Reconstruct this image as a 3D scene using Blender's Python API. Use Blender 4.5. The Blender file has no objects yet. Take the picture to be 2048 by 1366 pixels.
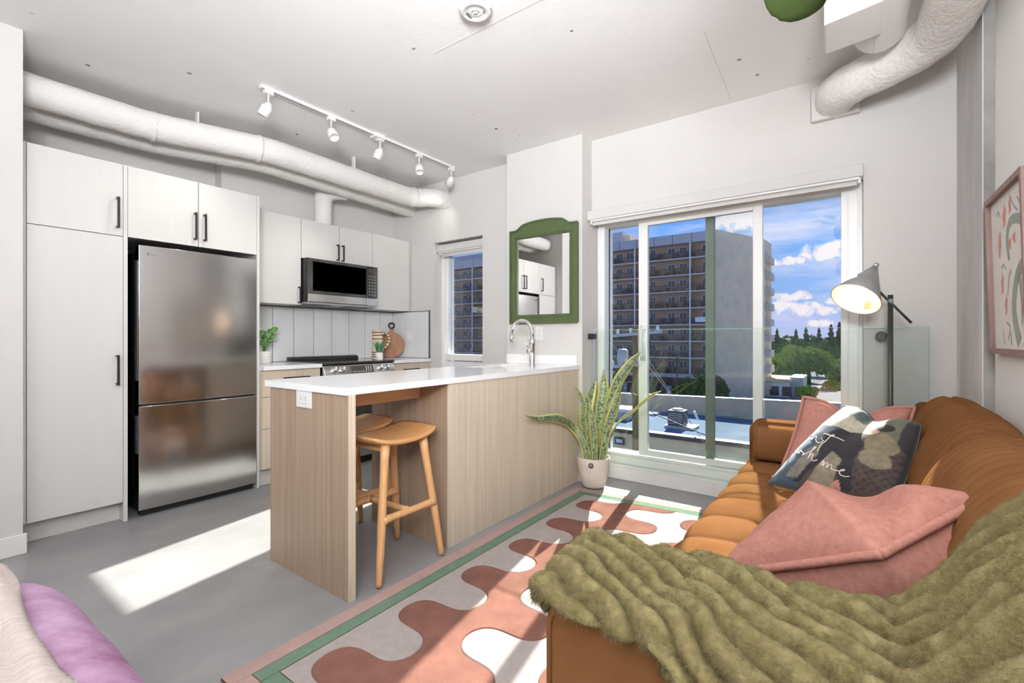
import bpy, math, random
from mathutils import Vector, Matrix, noise as mnoise
random.seed(7)
S = bpy.context.scene
COL = S.collection
# ------------------------------------------------------------------ camera, sky, sun, lights, exposure
YAW = math.radians(35.96)
cam_d = bpy.data.cameras.new('camera'); cam = bpy.data.objects.new('camera', cam_d); COL.objects.link(cam)
cam.location = (0, 0, 1.13); cam.rotation_euler = (math.pi/2, 0, YAW)
cam_d.sensor_width = 36.0; cam_d.lens = 940/2048*36; cam_d.shift_y = -7/2048; cam_d.clip_start = 0.05; cam_d.clip_end = 2000
S.camera = cam
S.view_settings.view_transform = 'Standard'; S.view_settings.look = 'None'
S.view_settings.gamma = 1.0; S.view_settings.use_curve_mapping = False
S.view_settings.exposure = 0.0
try:
    S.cycles.use_denoising = True
    S.cycles.sample_clamp_indirect = 6.0
    S.cycles.max_bounces = 12; S.cycles.diffuse_bounces = 8; S.cycles.transparent_max_bounces = 16
    S.cycles.caustics_reflective = False; S.cycles.caustics_refractive = False
except Exception: pass

def N(nt, typ, **kw):
    n = nt.nodes.new(typ)
    for k, v in kw.items():
        if k == 'ins':
            for kk, vv in v.items(): n.inputs[kk].default_value = vv
        else: setattr(n, k, v)
    return n
def ramp(nt, stops, interp='LINEAR'):
    r = nt.nodes.new('ShaderNodeValToRGB'); e = r.color_ramp; e.interpolation = interp
    while len(e.elements) < len(stops): e.elements.new(0.5)
    for el, (p, c) in zip(e.elements, stops):
        el.position = p; el.color = (*c, 1) if len(c) == 3 else c
    return r
def rgb(r, g, b):      # sRGB 0-255 to linear
    f = lambda v: (v/255/12.92) if v/255 <= .04045 else ((v/255+.055)/1.055)**2.4
    return (f(r), f(g), f(b))

W = bpy.data.worlds.new('sky'); S.world = W; W.use_nodes = True
nt = W.node_tree; nt.nodes.clear()
tc = N(nt, 'ShaderNodeTexCoord'); sep = N(nt, 'ShaderNodeSeparateXYZ')
nt.links.new(tc.outputs['Generated'], sep.inputs[0])
skyr = ramp(nt, [(0.0, rgb(186, 190, 222)), (0.47, rgb(186, 190, 222)), (0.505, rgb(196, 200, 252)), (0.535, rgb(150, 186, 250)), (0.58, rgb(116, 172, 250)), (0.66, rgb(96, 162, 250)), (1.0, rgb(70, 135, 235))])
mr = N(nt, 'ShaderNodeMapRange', ins={1: -1.0, 2: 1.0})
nt.links.new(sep.outputs[2], mr.inputs[0]); nt.links.new(mr.outputs[0], skyr.inputs[0])
# clouds: thin streaks everywhere plus puffs placed in the sky by direction
mp = N(nt, 'ShaderNodeMapping'); mp.inputs['Scale'].default_value = (2.2, 2.2, 11.0)
nt.links.new(tc.outputs['Generated'], mp.inputs[0])
nz = N(nt, 'ShaderNodeTexNoise', ins={'Scale': 2.0, 'Detail': 7.0, 'Roughness': 0.6})
nt.links.new(mp.outputs[0], nz.inputs['Vector'])
streak = ramp(nt, [(0.48, (0, 0, 0)), (0.80, (.8, .8, .8))])
nt.links.new(nz.outputs[0], streak.inputs[0])
def sky_dir(px, py):
    r = (px-1024)/940; u = (676-py)/940; c, s = math.cos(YAW), math.sin(YAW)
    return Vector((r*c-s, r*s+c, u)).normalized()
nd = N(nt, 'ShaderNodeTexNoise', ins={'Scale': 46.0, 'Detail': 5.0, 'Roughness': 0.6})
nt.links.new(tc.outputs['Generated'], nd.inputs['Vector'])
acc = None
for px, py, w, h in [(1662, 506, 44, 17), (1580, 592, 40, 9), (1600, 618, 44, 12), (1562, 612, 28, 9), (1632, 622, 34, 10), (1640, 646, 22, 7), (1676, 602, 20, 8), (1545, 524, 70, 8),
                     (1470, 440, 46, 22), (1900, 520, 60, 26), (900, 560, 80, 20), (1120, 500, 60, 18), (2300, 480, 90, 26), (2500, 560, 80, 18), (300, 540, 90, 20)]:
    d = sky_dir(px, py); side = Vector((d.y, -d.x, 0)).normalized()
    k = 940*math.hypot(1, 0)/math.hypot(1, (px-1024)/940)
    dt = N(nt, 'ShaderNodeVectorMath', operation='SUBTRACT'); dt.inputs[1].default_value = d
    nt.links.new(tc.outputs['Generated'], dt.inputs[0])
    da = N(nt, 'ShaderNodeVectorMath', operation='DOT_PRODUCT'); da.inputs[1].default_value = side*(k/w)
    db = N(nt, 'ShaderNodeVectorMath', operation='DOT_PRODUCT'); db.inputs[1].default_value = Vector((0, 0, k/h))
    nt.links.new(dt.outputs[0], da.inputs[0]); nt.links.new(dt.outputs[0], db.inputs[0])
    a2 = N(nt, 'ShaderNodeMath', operation='POWER', ins={1: 2.0}); b2 = N(nt, 'ShaderNodeMath', operation='POWER', ins={1: 2.0})
    nt.links.new(da.outputs['Value'], a2.inputs[0]); nt.links.new(db.outputs['Value'], b2.inputs[0])
    ad = N(nt, 'ShaderNodeMath', operation='ADD'); nt.links.new(a2.outputs[0], ad.inputs[0]); nt.links.new(b2.outputs[0], ad.inputs[1])
    iv = N(nt, 'ShaderNodeMath', operation='SUBTRACT', ins={0: 1.0}); nt.links.new(ad.outputs[0], iv.inputs[1])
    if acc is None: acc = iv.outputs[0]
    else:
        mx = N(nt, 'ShaderNodeMath', operation='MAXIMUM'); nt.links.new(acc, mx.inputs[0]); nt.links.new(iv.outputs[0], mx.inputs[1]); acc = mx.outputs[0]
n2 = N(nt, 'ShaderNodeMath', operation='MULTIPLY_ADD', ins={1: 3.4, 2: -1.75}); nt.links.new(nd.outputs[0], n2.inputs[0])
sm = N(nt, 'ShaderNodeMath', operation='ADD'); nt.links.new(acc, sm.inputs[0]); nt.links.new(n2.outputs[0], sm.inputs[1])
puff = ramp(nt, [(0.15, (0, 0, 0)), (0.75, (1, 1, 1))]); nt.links.new(sm.outputs[0], puff.inputs[0])
mxa = N(nt, 'ShaderNodeMath', operation='MAXIMUM'); nt.links.new(streak.outputs[0], mxa.inputs[0]); nt.links.new(puff.outputs[0], mxa.inputs[1])
mix = N(nt, 'ShaderNodeMix', data_type='RGBA'); mix.inputs['B'].default_value = (*rgb(250, 240, 250), 1)
nt.links.new(mxa.outputs[0], mix.inputs['Factor']); nt.links.new(skyr.outputs[0], mix.inputs['A'])
bg = N(nt, 'ShaderNodeBackground', ins={'Strength': 1.1}); out = N(nt, 'ShaderNodeOutputWorld')
nt.links.new(mix.outputs['Result'], bg.inputs[0]); nt.links.new(bg.outputs[0], out.inputs[0])

sun_d = bpy.data.lights.new('sun', 'SUN'); sun = bpy.data.objects.new('sun', sun_d); COL.objects.link(sun)
sun_d.energy = 23.0; sun_d.angle = math.radians(0.6); sun_d.color = (1.0, .96, .90)
sun.rotation_euler = Vector((0.175, -1.0, -0.66)).to_track_quat('-Z', 'Y').to_euler(); sun.location = (-3, 30, 25)
def area(name, loc, size, power, target, col=(1, .97, .93)):
    d = bpy.data.lights.new(name, 'AREA'); o = bpy.data.objects.new(name, d); COL.objects.link(o)
    d.shape = 'RECTANGLE'; d.size, d.size_y = size; d.energy = power; d.color = col
    o.location = loc; o.rotation_euler = (Vector(target)-Vector(loc)).to_track_quat('-Z', 'Y').to_euler()
    return o
# added fill lights, unseen behind the camera: one aimed at the middle of the ceiling, one washing the right wall
flood = area('ceiling_fill', (.18, -.35, 1.85), (.7, .5), 80, (-1.7, 2.0, 3.2), (.94, .965, 1))
flood.data.spread = math.radians(125)
area('right_wall_fill', (.22, -1.2, 1.95), (.45, 1.6), 175, (.22, -1.2, 3), (.94, .965, 1))

# ------------------------------------------------------------------ materials
MATS = {}
def mat(name, col, rough=.5, metal=0.0, spec=.5, var=0.0, vscale=8.0, stretch=(1, 1, 1), bump=0.0, bscale=60.0, bstretch=None, sheen=0.0, coat=0.0, col2=None, bdist=.01, detail=4.0):
    m = bpy.data.materials.new(name); m.use_nodes = True; nt = m.node_tree
    b = nt.nodes['Principled BSDF']; MATS[name] = m
    b.inputs['Base Color'].default_value = (*col, 1); b.inputs['Roughness'].default_value = rough
    if rough >= .58 and not metal and spec == .5: spec = 0.0
    b.inputs['Metallic'].default_value = metal; b.inputs['Specular IOR Level'].default_value = spec
    if sheen: b.inputs['Sheen Weight'].default_value = sheen; b.inputs['Sheen Roughness'].default_value = .4; b.inputs['Sheen Tint'].default_value = (*[min(1, .35+c) for c in col], 1)
    if coat: b.inputs['Coat Weight'].default_value = coat; b.inputs['Coat Roughness'].default_value = .08
    tc = N(nt, 'ShaderNodeTexCoord')
    if var or col2:
        mp = N(nt, 'ShaderNodeMapping'); mp.inputs['Scale'].default_value = stretch
        nt.links.new(tc.outputs['Object'], mp.inputs[0])
        nz = N(nt, 'ShaderNodeTexNoise', ins={'Scale': vscale, 'Detail': detail, 'Roughness': .6}); nt.links.new(mp.outputs[0], nz.inputs['Vector'])
        c2 = col2 if col2 else tuple(max(0, c*(1-var)) for c in col)
        c1 = col if col2 else tuple(min(1, c*(1+var)) for c in col)
        r = ramp(nt, [(.3, c2), (.7, c1)]); nt.links.new(nz.outputs[0], r.inputs[0]); nt.links.new(r.outputs[0], b.inputs['Base Color'])
    if bump:
        mp2 = N(nt, 'ShaderNodeMapping'); mp2.inputs['Scale'].default_value = bstretch or stretch
        nt.links.new(tc.outputs['Object'], mp2.inputs[0])
        nb = N(nt, 'ShaderNodeTexNoise', ins={'Scale': bscale, 'Detail': 5.0, 'Roughness': .6}); nt.links.new(mp2.outputs[0], nb.inputs['Vector'])
        bp = N(nt, 'ShaderNodeBump', ins={'Strength': bump, 'Distance': bdist}); nt.links.new(nb.outputs[0], bp.inputs['Height']); nt.links.new(bp.outputs[0], b.inputs['Normal'])
    return m
def glassmat(name, tint, refl=.08, rough=0.0, dirt=0.0):
    m = bpy.data.materials.new(name); m.use_nodes = True; nt = m.node_tree; nt.nodes.clear()
    t = N(nt, 'ShaderNodeBsdfTransparent', ins={0: (*tint, 1)}); g = N(nt, 'ShaderNodeBsdfGlossy', ins={'Roughness': rough})
    mx = N(nt, 'ShaderNodeMixShader'); o = N(nt, 'ShaderNodeOutputMaterial')
    lw = N(nt, 'ShaderNodeFresnel', ins={'IOR': 1.35})
    ml = N(nt, 'ShaderNodeMath', operation='MULTIPLY', ins={1: refl/.022}); nt.links.new(lw.outputs[0], ml.inputs[0]); ml.use_clamp = True
    nt.links.new(ml.outputs[0], mx.inputs[0]); nt.links.new(t.outputs[0], mx.inputs[1]); nt.links.new(g.outputs[0], mx.inputs[2])
    last = mx
    if dirt:
        tcn = N(nt, 'ShaderNodeTexCoord'); nz = N(nt, 'ShaderNodeTexNoise', ins={'Scale': 5.0, 'Detail': 8.0, 'Roughness': .7}); nt.links.new(tcn.outputs['Object'], nz.inputs['Vector'])
        r = ramp(nt, [(.45, (0, 0, 0)), (.8, (dirt,)*3)]); nt.links.new(nz.outputs[0], r.inputs[0])
        df = N(nt, 'ShaderNodeBsdfDiffuse', ins={0: (.8, .8, .8, 1)}); m2 = N(nt, 'ShaderNodeMixShader')
        nt.links.new(r.outputs[0], m2.inputs[0]); nt.links.new(mx.outputs[0], m2.inputs[1]); nt.links.new(df.outputs[0], m2.inputs[2]); last = m2
    nt.links.new(last.outputs[0], o.inputs[0]); MATS[name] = m; return m
def emit(name, col, st):
    m = bpy.data.materials.new(name); m.use_nodes = True; b = m.node_tree.nodes['Principled BSDF']
    b.inputs['Base Color'].default_value = (*col, 1); b.inputs['Emission Color'].default_value = (*col, 1); b.inputs['Emission Strength'].default_value = st
    MATS[name] = m; return m

mat('wall', (.625, .61, .59), .75, var=.015, vscale=3, bump=.05, bscale=220)
mat('wall_bright', (.88, .875, .865), .7, var=.01, vscale=3, bump=.04, bscale=220)
mat('wall_white', (.80, .795, .785), .7, var=.012, vscale=3, bump=.04, bscale=220)
# painted concrete ceiling with pitted specks
m = mat('ceiling', (.82, .815, .81), .8, bump=.12, bscale=26, var=.015, vscale=2.0)
nt = m.node_tree; b = nt.nodes['Principled BSDF']; tcn = N(nt, 'ShaderNodeTexCoord')
mpc = N(nt, 'ShaderNodeMapping'); nt.links.new(tcn.outputs['Object'], mpc.inputs[0])
vo = N(nt, 'ShaderNodeTexVoronoi', ins={'Scale': 5.5, 'Randomness': 1.0}); nt.links.new(mpc.outputs[0], vo.inputs['Vector'])
gate = N(nt, 'ShaderNodeTexNoise', ins={'Scale': 1.3, 'Detail': 2.0}); nt.links.new(mpc.outputs[0], gate.inputs['Vector'])
fine = N(nt, 'ShaderNodeTexNoise', ins={'Scale': 60.0, 'Detail': 3.0}); nt.links.new(mpc.outputs[0], fine.inputs['Vector'])
g1 = ramp(nt, [(.44, (0, 0, 0)), (.56, (1, 1, 1))]); nt.links.new(gate.outputs[0], g1.inputs[0])
thr = N(nt, 'ShaderNodeMath', operation='MULTIPLY', ins={1: .13}); nt.links.new(fine.outputs[0], thr.inputs[0])
lt = N(nt, 'ShaderNodeMath', operation='LESS_THAN'); nt.links.new(vo.outputs['Distance'], lt.inputs[0]); nt.links.new(thr.outputs[0], lt.inputs[1])
mu = N(nt, 'ShaderNodeMath', operation='MULTIPLY'); nt.links.new(lt.outputs[0], mu.inputs[0]); nt.links.new(g1.outputs[0], mu.inputs[1])
old = b.inputs['Base Color'].links[0].from_socket
mxc = N(nt, 'ShaderNodeMix', data_type='RGBA'); mxc.inputs['B'].default_value = (.25, .24, .23, 1)
nt.links.new(mu.outputs[0], mxc.inputs['Factor']); nt.links.new(old, mxc.inputs['A']); nt.links.new(mxc.outputs['Result'], b.inputs['Base Color'])
mat('floor', (.275, .27, .27), .36, col2=(.205, .205, .207), vscale=2.4, detail=10, bump=.03, bscale=90, stretch=(1.6, .8, 1))
# pale scuffs and worn blotches in the concrete floor
nt = MATS['floor'].node_tree; b = nt.nodes['Principled BSDF']; tcn = N(nt, 'ShaderNodeTexCoord')
n1 = N(nt, 'ShaderNodeTexNoise', ins={'Scale': 1.7, 'Detail': 8.0, 'Roughness': .7, 'Distortion': .8}); nt.links.new(tcn.outputs['Object'], n1.inputs['Vector'])
r1 = ramp(nt, [(.60, (0, 0, 0)), (.68, (.35, .35, .35)), (.72, (.10, .10, .10))]); nt.links.new(n1.outputs[0], r1.inputs[0])
n2 = N(nt, 'ShaderNodeTexVoronoi', ins={'Scale': 7.0}); nt.links.new(tcn.outputs['Object'], n2.inputs['Vector'])
r2 = ramp(nt, [(.0, (1, 1, 1)), (.022, (1, 1, 1)), (.03, (0, 0, 0))]); nt.links.new(n2.outputs['Distance'], r2.inputs[0])
ad = N(nt, 'ShaderNodeMath', operation='MAXIMUM'); nt.links.new(r1.outputs[0], ad.inputs[0]); nt.links.new(r2.outputs[0], ad.inputs[1])
old = b.inputs['Base Color'].links[0].from_socket
mxf = N(nt, 'ShaderNodeMix', data_type='RGBA'); mxf.inputs['B'].default_value = (.45, .44, .42, 1)
nt.links.new(ad.outputs[0], mxf.inputs['Factor']); nt.links.new(old, mxf.inputs['A']); nt.links.new(mxf.outputs['Result'], b.inputs['Base Color'])
mat('cabinet', (.60, .59, .57), .42, var=.012, vscale=30, stretch=(1, 1, .1))
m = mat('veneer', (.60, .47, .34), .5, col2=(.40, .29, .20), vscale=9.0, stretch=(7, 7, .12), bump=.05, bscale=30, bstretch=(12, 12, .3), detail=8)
mat('veneer_shaded', (.35, .25, .175), .5, col2=(.235, .165, .112), vscale=9.0, stretch=(7, 7, .12), bump=.05, bscale=30, bstretch=(12, 12, .3), detail=8)  # same island oak, darkened in colour for panels turned from the window
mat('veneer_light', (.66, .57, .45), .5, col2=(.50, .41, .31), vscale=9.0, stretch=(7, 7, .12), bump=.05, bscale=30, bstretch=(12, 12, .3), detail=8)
mat('veneer_apron', (.60, .38, .22), .5, col2=(.48, .28, .15), vscale=9.0, stretch=(7, .3, 7), detail=8)  # orange glow of bounced light put into the apron's oak colour
mat('quartz', (.86, .86, .86), .14, var=.02, vscale=5, detail=8)
mat('steel', (.62, .615, .61), .15, 1.0, var=.05, vscale=6, stretch=(.4, .4, 140), bump=.012, bscale=8, bstretch=(.6, .6, 190))
mat('steel_bright', (.80, .80, .80), .22, 1.0)
mat('chrome', (.85, .85, .86), .06, 1.0)
mat('black', (.012, .012, .012), .45)
mat('black_gloss', (.040, .038, .036), .05, spec=.8)
mat('black_metal', (.02, .02, .02), .4, .3)
mat('dark_grey', (.05, .05, .05), .4)
mat('tile', (.72, .725, .73), .06, var=.02, vscale=4)
mat('grout', (.05, .05, .052), .9)
mat('grey_trim', (.10, .10, .10), .5)
mat('white_plastic', (.74, .735, .725), .35)
mat('vinyl', (.84, .84, .83), .3)
mat('blind', (.60, .59, .575), .6)
mat('duct', (.76, .74, .715), .65, bump=.5, bscale=34, bdist=.02, var=.02, vscale=8)
mat('stool_wood', (.60, .325, .14), .38, col2=(.46, .225, .085), vscale=7, stretch=(6, .6, 6), detail=7)
mat('stool_leg', (.64, .37, .17), .4, col2=(.52, .28, .12), vscale=7, stretch=(8, 8, .5), detail=7)
mat('green_paint', (.07, .10, .035), .5, var=.12, vscale=30, stretch=(1, 1, .3))
mat('mirror', (.92, .92, .92), .01, 1.0)
mat('concrete', (.40, .39, .37), .85, col2=(.22, .215, .21), vscale=3.2, detail=10, bump=.3, bscale=30)
mat('concrete_wash', (.74, .73, .72), .7, col2=(.52, .52, .52), vscale=3.0, stretch=(1, 1, .35), detail=10, bump=.15, bscale=20)
mat('leather', (.185, .086, .036), .62, col2=(.145, .063, .024), vscale=5, detail=8, sheen=.004, bump=.06, bscale=350)
MATS['leather'].node_tree.nodes['Principled BSDF'].inputs['Sheen Tint'].default_value = (.55, .25, .10, 1)
mat('leather_dark', (.08, .022, .007), .6, col2=(.10, .025, .007), vscale=4, detail=6, bump=.05, bscale=350)
mat('pink', (.44, .215, .175), .85, col2=(.35, .155, .12), vscale=60, stretch=(1, 1, 1), detail=4, sheen=.01, bump=.35, bscale=190, bdist=.004)
mat('olive', (.25, .208, .10), .9, col2=(.13, .102, .042), vscale=40, detail=6, sheen=.1, bump=.8, bscale=210, bdist=.006)
mat('rug_cream', (.40, .355, .335), .95, var=.06, vscale=30, bump=.6, bscale=420, bdist=.006)
mat('rug_rust', (.215, .105, .080), .95, var=.16, vscale=9, bump=.6, bscale=420, bdist=.006)
mat('rug_pink', (.42, .29, .26), .95, var=.06, vscale=30, bump=.6, bscale=420, bdist=.006)
mat('rug_green', (.15, .225, .165), .95, var=.08, vscale=30, bump=.6, bscale=420, bdist=.006)
mat('rug_edge', (.16, .09, .075), .95)
mat('pot', (.66, .59, .52), .7, var=.06, vscale=60, bump=.15, bscale=150)
mat('soil', (.08, .06, .04), .95, bump=.6, bscale=60)
mat('white_ceramic', (.82, .80, .77), .35)
mat('leaf_green', (.07, .20, .025), .4, var=.3, vscale=14)
mat('leaf_grass', (.045, .19, .07), .45, col2=(.12, .33, .16), vscale=20)
mat('leaf_hang', (.020, .028, .009), .85, var=.15, vscale=6)
mat('board_wood', (.30, .125, .04), .5, col2=(.21, .08, .025), vscale=6, stretch=(6, 6, .8), detail=7)
mat('cream_clay', (.68, .56, .42), .6, var=.06, vscale=30)
mat('dark_clay', (.03, .018, .015), .6)
mat('lamp_green', (.045, .055, .045), .4, .2)
mat('lamp_grey', (.34, .34, .33), .35, .4)
mat('lamp_inner', (.85, .80, .72), .6)
mat('frame_pink', (.29, .18, .16), .5, col2=(.22, .125, .11), vscale=8, stretch=(4, 4, .5))
mat('paper', (.80, .775, .73), .8)
mat('art_red', (.66, .34, .30), .8); mat('art_green', (.36, .40, .37), .8); mat('art_blue', (.38, .43, .50), .8); mat('art_olive', (.50, .49, .40), .8)  # print inks paled to stand in for reflections on the picture glass
mat('velvet', (.42, .28, .40), .7, col2=(.17, .06, .12), vscale=8, detail=10, sheen=.08, bump=.1, bscale=60)
mat('throw_pink', (.68, .60, .57), .9, col2=(.60, .48, .44), vscale=26, stretch=(4, .35, 1), bump=.9, bscale=55, bstretch=(6, .6, 1), bdist=.01)
m = mat('snake', (.20, .28, .12), .42)
nt = m.node_tree; b = nt.nodes['Principled BSDF']; tcn = N(nt, 'ShaderNodeTexCoord'); uvs = N(nt, 'ShaderNodeSeparateXYZ'); nt.links.new(tcn.outputs['UV'], uvs.inputs[0])
mpn = N(nt, 'ShaderNodeMapping'); mpn.inputs['Scale'].default_value = (26, 2.5, 1); nt.links.new(tcn.outputs['UV'], mpn.inputs[0])
nzn = N(nt, 'ShaderNodeTexNoise', ins={'Scale': 1.4, 'Detail': 4.0, 'Distortion': 1.2}); nt.links.new(mpn.outputs[0], nzn.inputs['Vector'])
rr = ramp(nt, [(.42, (.06, .095, .055)), (.56, (.27, .34, .19))]); nt.links.new(nzn.outputs[0], rr.inputs[0])
ab = N(nt, 'ShaderNodeMath', operation='SUBTRACT', ins={1: .5}); nt.links.new(uvs.outputs[1], ab.inputs[0])
ab2 = N(nt, 'ShaderNodeMath', operation='ABSOLUTE'); nt.links.new(ab.outputs[0], ab2.inputs[0])
er = ramp(nt, [(.31, (0, 0, 0)), (.37, (1, 1, 1))]); nt.links.new(ab2.outputs[0], er.inputs[0])
mxn = N(nt, 'ShaderNodeMix', data_type='RGBA'); mxn.inputs['B'].default_value = (.60, .56, .17, 1)
nt.links.new(er.outputs[0], mxn.inputs['Factor']); nt.links.new(rr.outputs[0], mxn.inputs['A']); nt.links.new(mxn.outputs['Result'], b.inputs['Base Color'])
glassmat('glass', (.96, .975, .97), .022)
glassmat('glass_dirty', (.93, .95, .93), .022, dirt=.045)
glassmat('guard', (.965, .99, .978), .022)
mat('guard_edge', (.30, .55, .45), .2)
emit('bulb', (1, .93, .8), 22.0); emit('bulb_warm', (1, .70, .38), 5.0)
# exterior
mat('tower_wall', (.46, .335, .235), .9, var=.10, vscale=.35)
mat('tower_end', (.64, .52, .40), .95, var=.12, vscale=.6, bump=.3, bscale=4, detail=10)
mat('tower_slab', (.52, .47, .41), .9)
mat('tower_parapet', (.40, .41, .43), .9, var=.05, vscale=.5)
mat('tower_pane', (.05, .06, .08), .1)
mat('tower_dark', (.045, .045, .05), .5)
mat('white_frame', (.70, .70, .70), .5)
glassmat('rail_panel', (.74, .71, .68), .03)
mat('asphalt', (.16, .16, .165), .9, var=.1, vscale=.3)
mat('road', (.20, .195, .19), .9)
mat('roof_blue', (.13, .165, .215), .9, var=.10, vscale=.6)
mat('roof_wall', (.62, .47, .33), .95, var=.08, vscale=2)
mat('beige', (.74, .62, .38), .9, var=.05, vscale=1)
mat('pole_wood', (.30, .205, .09), .9, col2=(.20, .13, .05), vscale=6, stretch=(4, 4, .3))
mat('tree_a', (.16, .26, .045), .7, var=.35, vscale=1.2); mat('tree_b', (.05, .125, .03), .7, var=.35, vscale=1.2); mat('tree_c', (.025, .065, .03), .7, var=.3, vscale=1.2); mat('bark', (.09, .065, .045), .9)
mat('metal_grey', (.40, .41, .42), .5, .3); mat('green_vinyl', (.15, .19, .15), .5)

# ------------------------------------------------------------------ mesh helpers
class MB:
    def __init__(s): s.v = []; s.f = []; s.uv = {}
    def add(s, vs, fs):
        o = len(s.v); s.v += [tuple(p) for p in vs]; s.f += [tuple(i+o for i in f) for f in fs]; return s
    def box(s, x0, x1, y0, y1, z0, z1):
        return s.add([(x0, y0, z0), (x1, y0, z0), (x1, y1, z0), (x0, y1, z0), (x0, y0, z1), (x1, y0, z1), (x1, y1, z1), (x0, y1, z1)],
                     [(0, 3, 2, 1), (4, 5, 6, 7), (0, 1, 5, 4), (1, 2, 6, 5), (2, 3, 7, 6), (3, 0, 4, 7)])
    def bar(s, a, b, w, h=None, up=(0, 0, 1)):
        h = h or w; a, b = Vector(a), Vector(b); d = (b-a).normalized(); u = Vector(up)
        if abs(d.dot(u)) > .98: u = Vector((1, 0, 0))
        r = d.cross(u).normalized(); u = r.cross(d).normalized(); vs = []
        for p in (a, b): vs += [p-r*w/2-u*h/2, p+r*w/2-u*h/2, p+r*w/2+u*h/2, p-r*w/2+u*h/2]
        return s.add(vs, [(0, 1, 2, 3), (7, 6, 5, 4), (0, 4, 5, 1), (1, 5, 6, 2), (2, 6, 7, 3), (3, 7, 4, 0)])
    def tube(s, path, rad, n=12, caps=True, flat=None, twist=0):
        path = [Vector(p) for p in path]; L = len(path)
        rs = rad if isinstance(rad, (list, tuple)) else [rad]*L
        vs = []; u0 = None
        for i, p in enumerate(path):
            d = (path[min(i+1, L-1)]-path[max(i-1, 0)]).normalized()
            if u0 is None:
                u0 = Vector((0, 0, 1)) if abs(d.z) < .9 else Vector((1, 0, 0))
            r = d.cross(u0).normalized(); u0 = r.cross(d).normalized()
            for k in range(n):
                a = 2*math.pi*k/n+twist; q = r*math.cos(a)*rs[i]+u0*math.sin(a)*rs[i]*(flat or 1)
                vs.append(p+q)
        fs = [(i*n+k, i*n+(k+1) % n, (i+1)*n+(k+1) % n, (i+1)*n+k) for i in range(L-1) for k in range(n)]
        if caps: fs += [tuple(range(n-1, -1, -1)), tuple(range((L-1)*n, L*n))]
        return s.add(vs, fs)
    def lathe(s, prof, c=(0, 0, 0), n=28, axis=None, caps=True):
        c = Vector(c); M = Vector(axis).to_track_quat('Z', 'Y').to_matrix() if axis else None; vs = []
        for r, z in prof:
            for k in range(n):
                a = 2*math.pi*k/n; q = Vector((r*math.cos(a), r*math.sin(a), z)); vs.append(c+(M @ q if M else q))
        m = len(prof); fs = [(i*n+k, i*n+(k+1) % n, (i+1)*n+(k+1) % n, (i+1)*n+k) for i in range(m-1) for k in range(n)]
        if caps and prof[0][0] > 1e-6: fs.append(tuple(range(n-1, -1, -1)))
        if caps and prof[-1][0] > 1e-6: fs.append(tuple(range((m-1)*n, m*n)))
        return s.add(vs, fs)
    def prism(s, pts, lo, hi, ax=2):    # polygon in the two other axes, extruded along ax
        def P(a, b, c): return (c, a, b) if ax == 0 else ((a, c, b) if ax == 1 else (a, b, c))
        n = len(pts); vs = [P(a, b, lo) for a, b in pts]+[P(a, b, hi) for a, b in pts]
        return s.add(vs, [tuple(range(n-1, -1, -1)), tuple(range(n, 2*n))]+[(i, (i+1) % n, n+(i+1) % n, n+i) for i in range(n)])
    def grid(s, nu, nv, fn, closed_u=False):
        o = len(s.v); vs = []; uv = []
        for i in range(nu+(0 if closed_u else 1)):
            for j in range(nv+1): vs.append(fn(i/nu, j/nv)); uv.append((i/nu, j/nv))
        R = nu+(0 if closed_u else 1)
        fs = [(i*(nv+1)+j, ((i+1) % R)*(nv+1)+j, ((i+1) % R)*(nv+1)+j+1, i*(nv+1)+j+1) for i in range(nu) for j in range(nv)]
        s.add(vs, fs)
        for k, t in enumerate(uv): s.uv[o+k] = t
        return s
    def build(s, name, m, parent=None, smooth=False, bevel=0.0, seg=2, kind=None, label=None, sub=0, ang=40, recalc=True):
        off = Vector((0, 0, 0)); p = parent
        while p is not None: off = off+Vector(p.location); p = p.parent
        me = bpy.data.meshes.new(name); me.from_pydata([tuple(Vector(v)-off) for v in s.v], [], s.f)
        if recalc:
            import bmesh
            bm = bmesh.new(); bm.from_mesh(me); bmesh.ops.recalc_face_normals(bm, faces=bm.faces); bm.to_mesh(me); bm.free()
        if s.uv:
            ul = me.uv_layers.new(name='UVMap')
            for lp in me.loops: ul.data[lp.index].uv = s.uv.get(lp.vertex_index, (0, 0))
        me.materials.append(MATS[m] if isinstance(m, str) else m)
        o = bpy.data.objects.new(name, me); COL.objects.link(o); o.parent = parent
        if smooth or bevel:
            me.polygons.foreach_set('use_smooth', [True]*len(me.polygons))
            if not (smooth is True and not bevel):
                me.set_sharp_from_angle(angle=math.radians(ang))
        if bevel:
            bv = o.modifiers.new('bevel', 'BEVEL'); bv.width = bevel; bv.segments = seg; bv.limit_method = 'ANGLE'; bv.angle_limit = math.radians(35); bv.harden_normals = True
        if sub:
            sd = o.modifiers.new('sub', 'SUBSURF'); sd.levels = sub; sd.render_levels = sub
        if kind: o['kind'] = kind
        if label: o['label'] = label
        return o
def box(x0, x1, y0, y1, z0, z1): return MB().box(min(x0, x1), max(x0, x1), min(y0, y1), max(y0, y1), min(z0, z1), max(z0, z1))
def tag(o, label, cat, group=None, kind=None):
    o['label'] = label; o['category'] = cat
    if group: o['group'] = group
    if kind: o['kind'] = kind
    return o
def thing(name, label, cat, loc=(0, 0, 0), group=None):
    o = bpy.data.objects.new(name, None); COL.objects.link(o); o.location = loc; o.empty_display_size = .05
    return tag(o, label, cat, group)
def struct(name, mb, m, parent=None, **k):
    o = mb.build(name, m, parent, **k)
    if parent is None: o['kind'] = 'structure'
    return o
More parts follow.
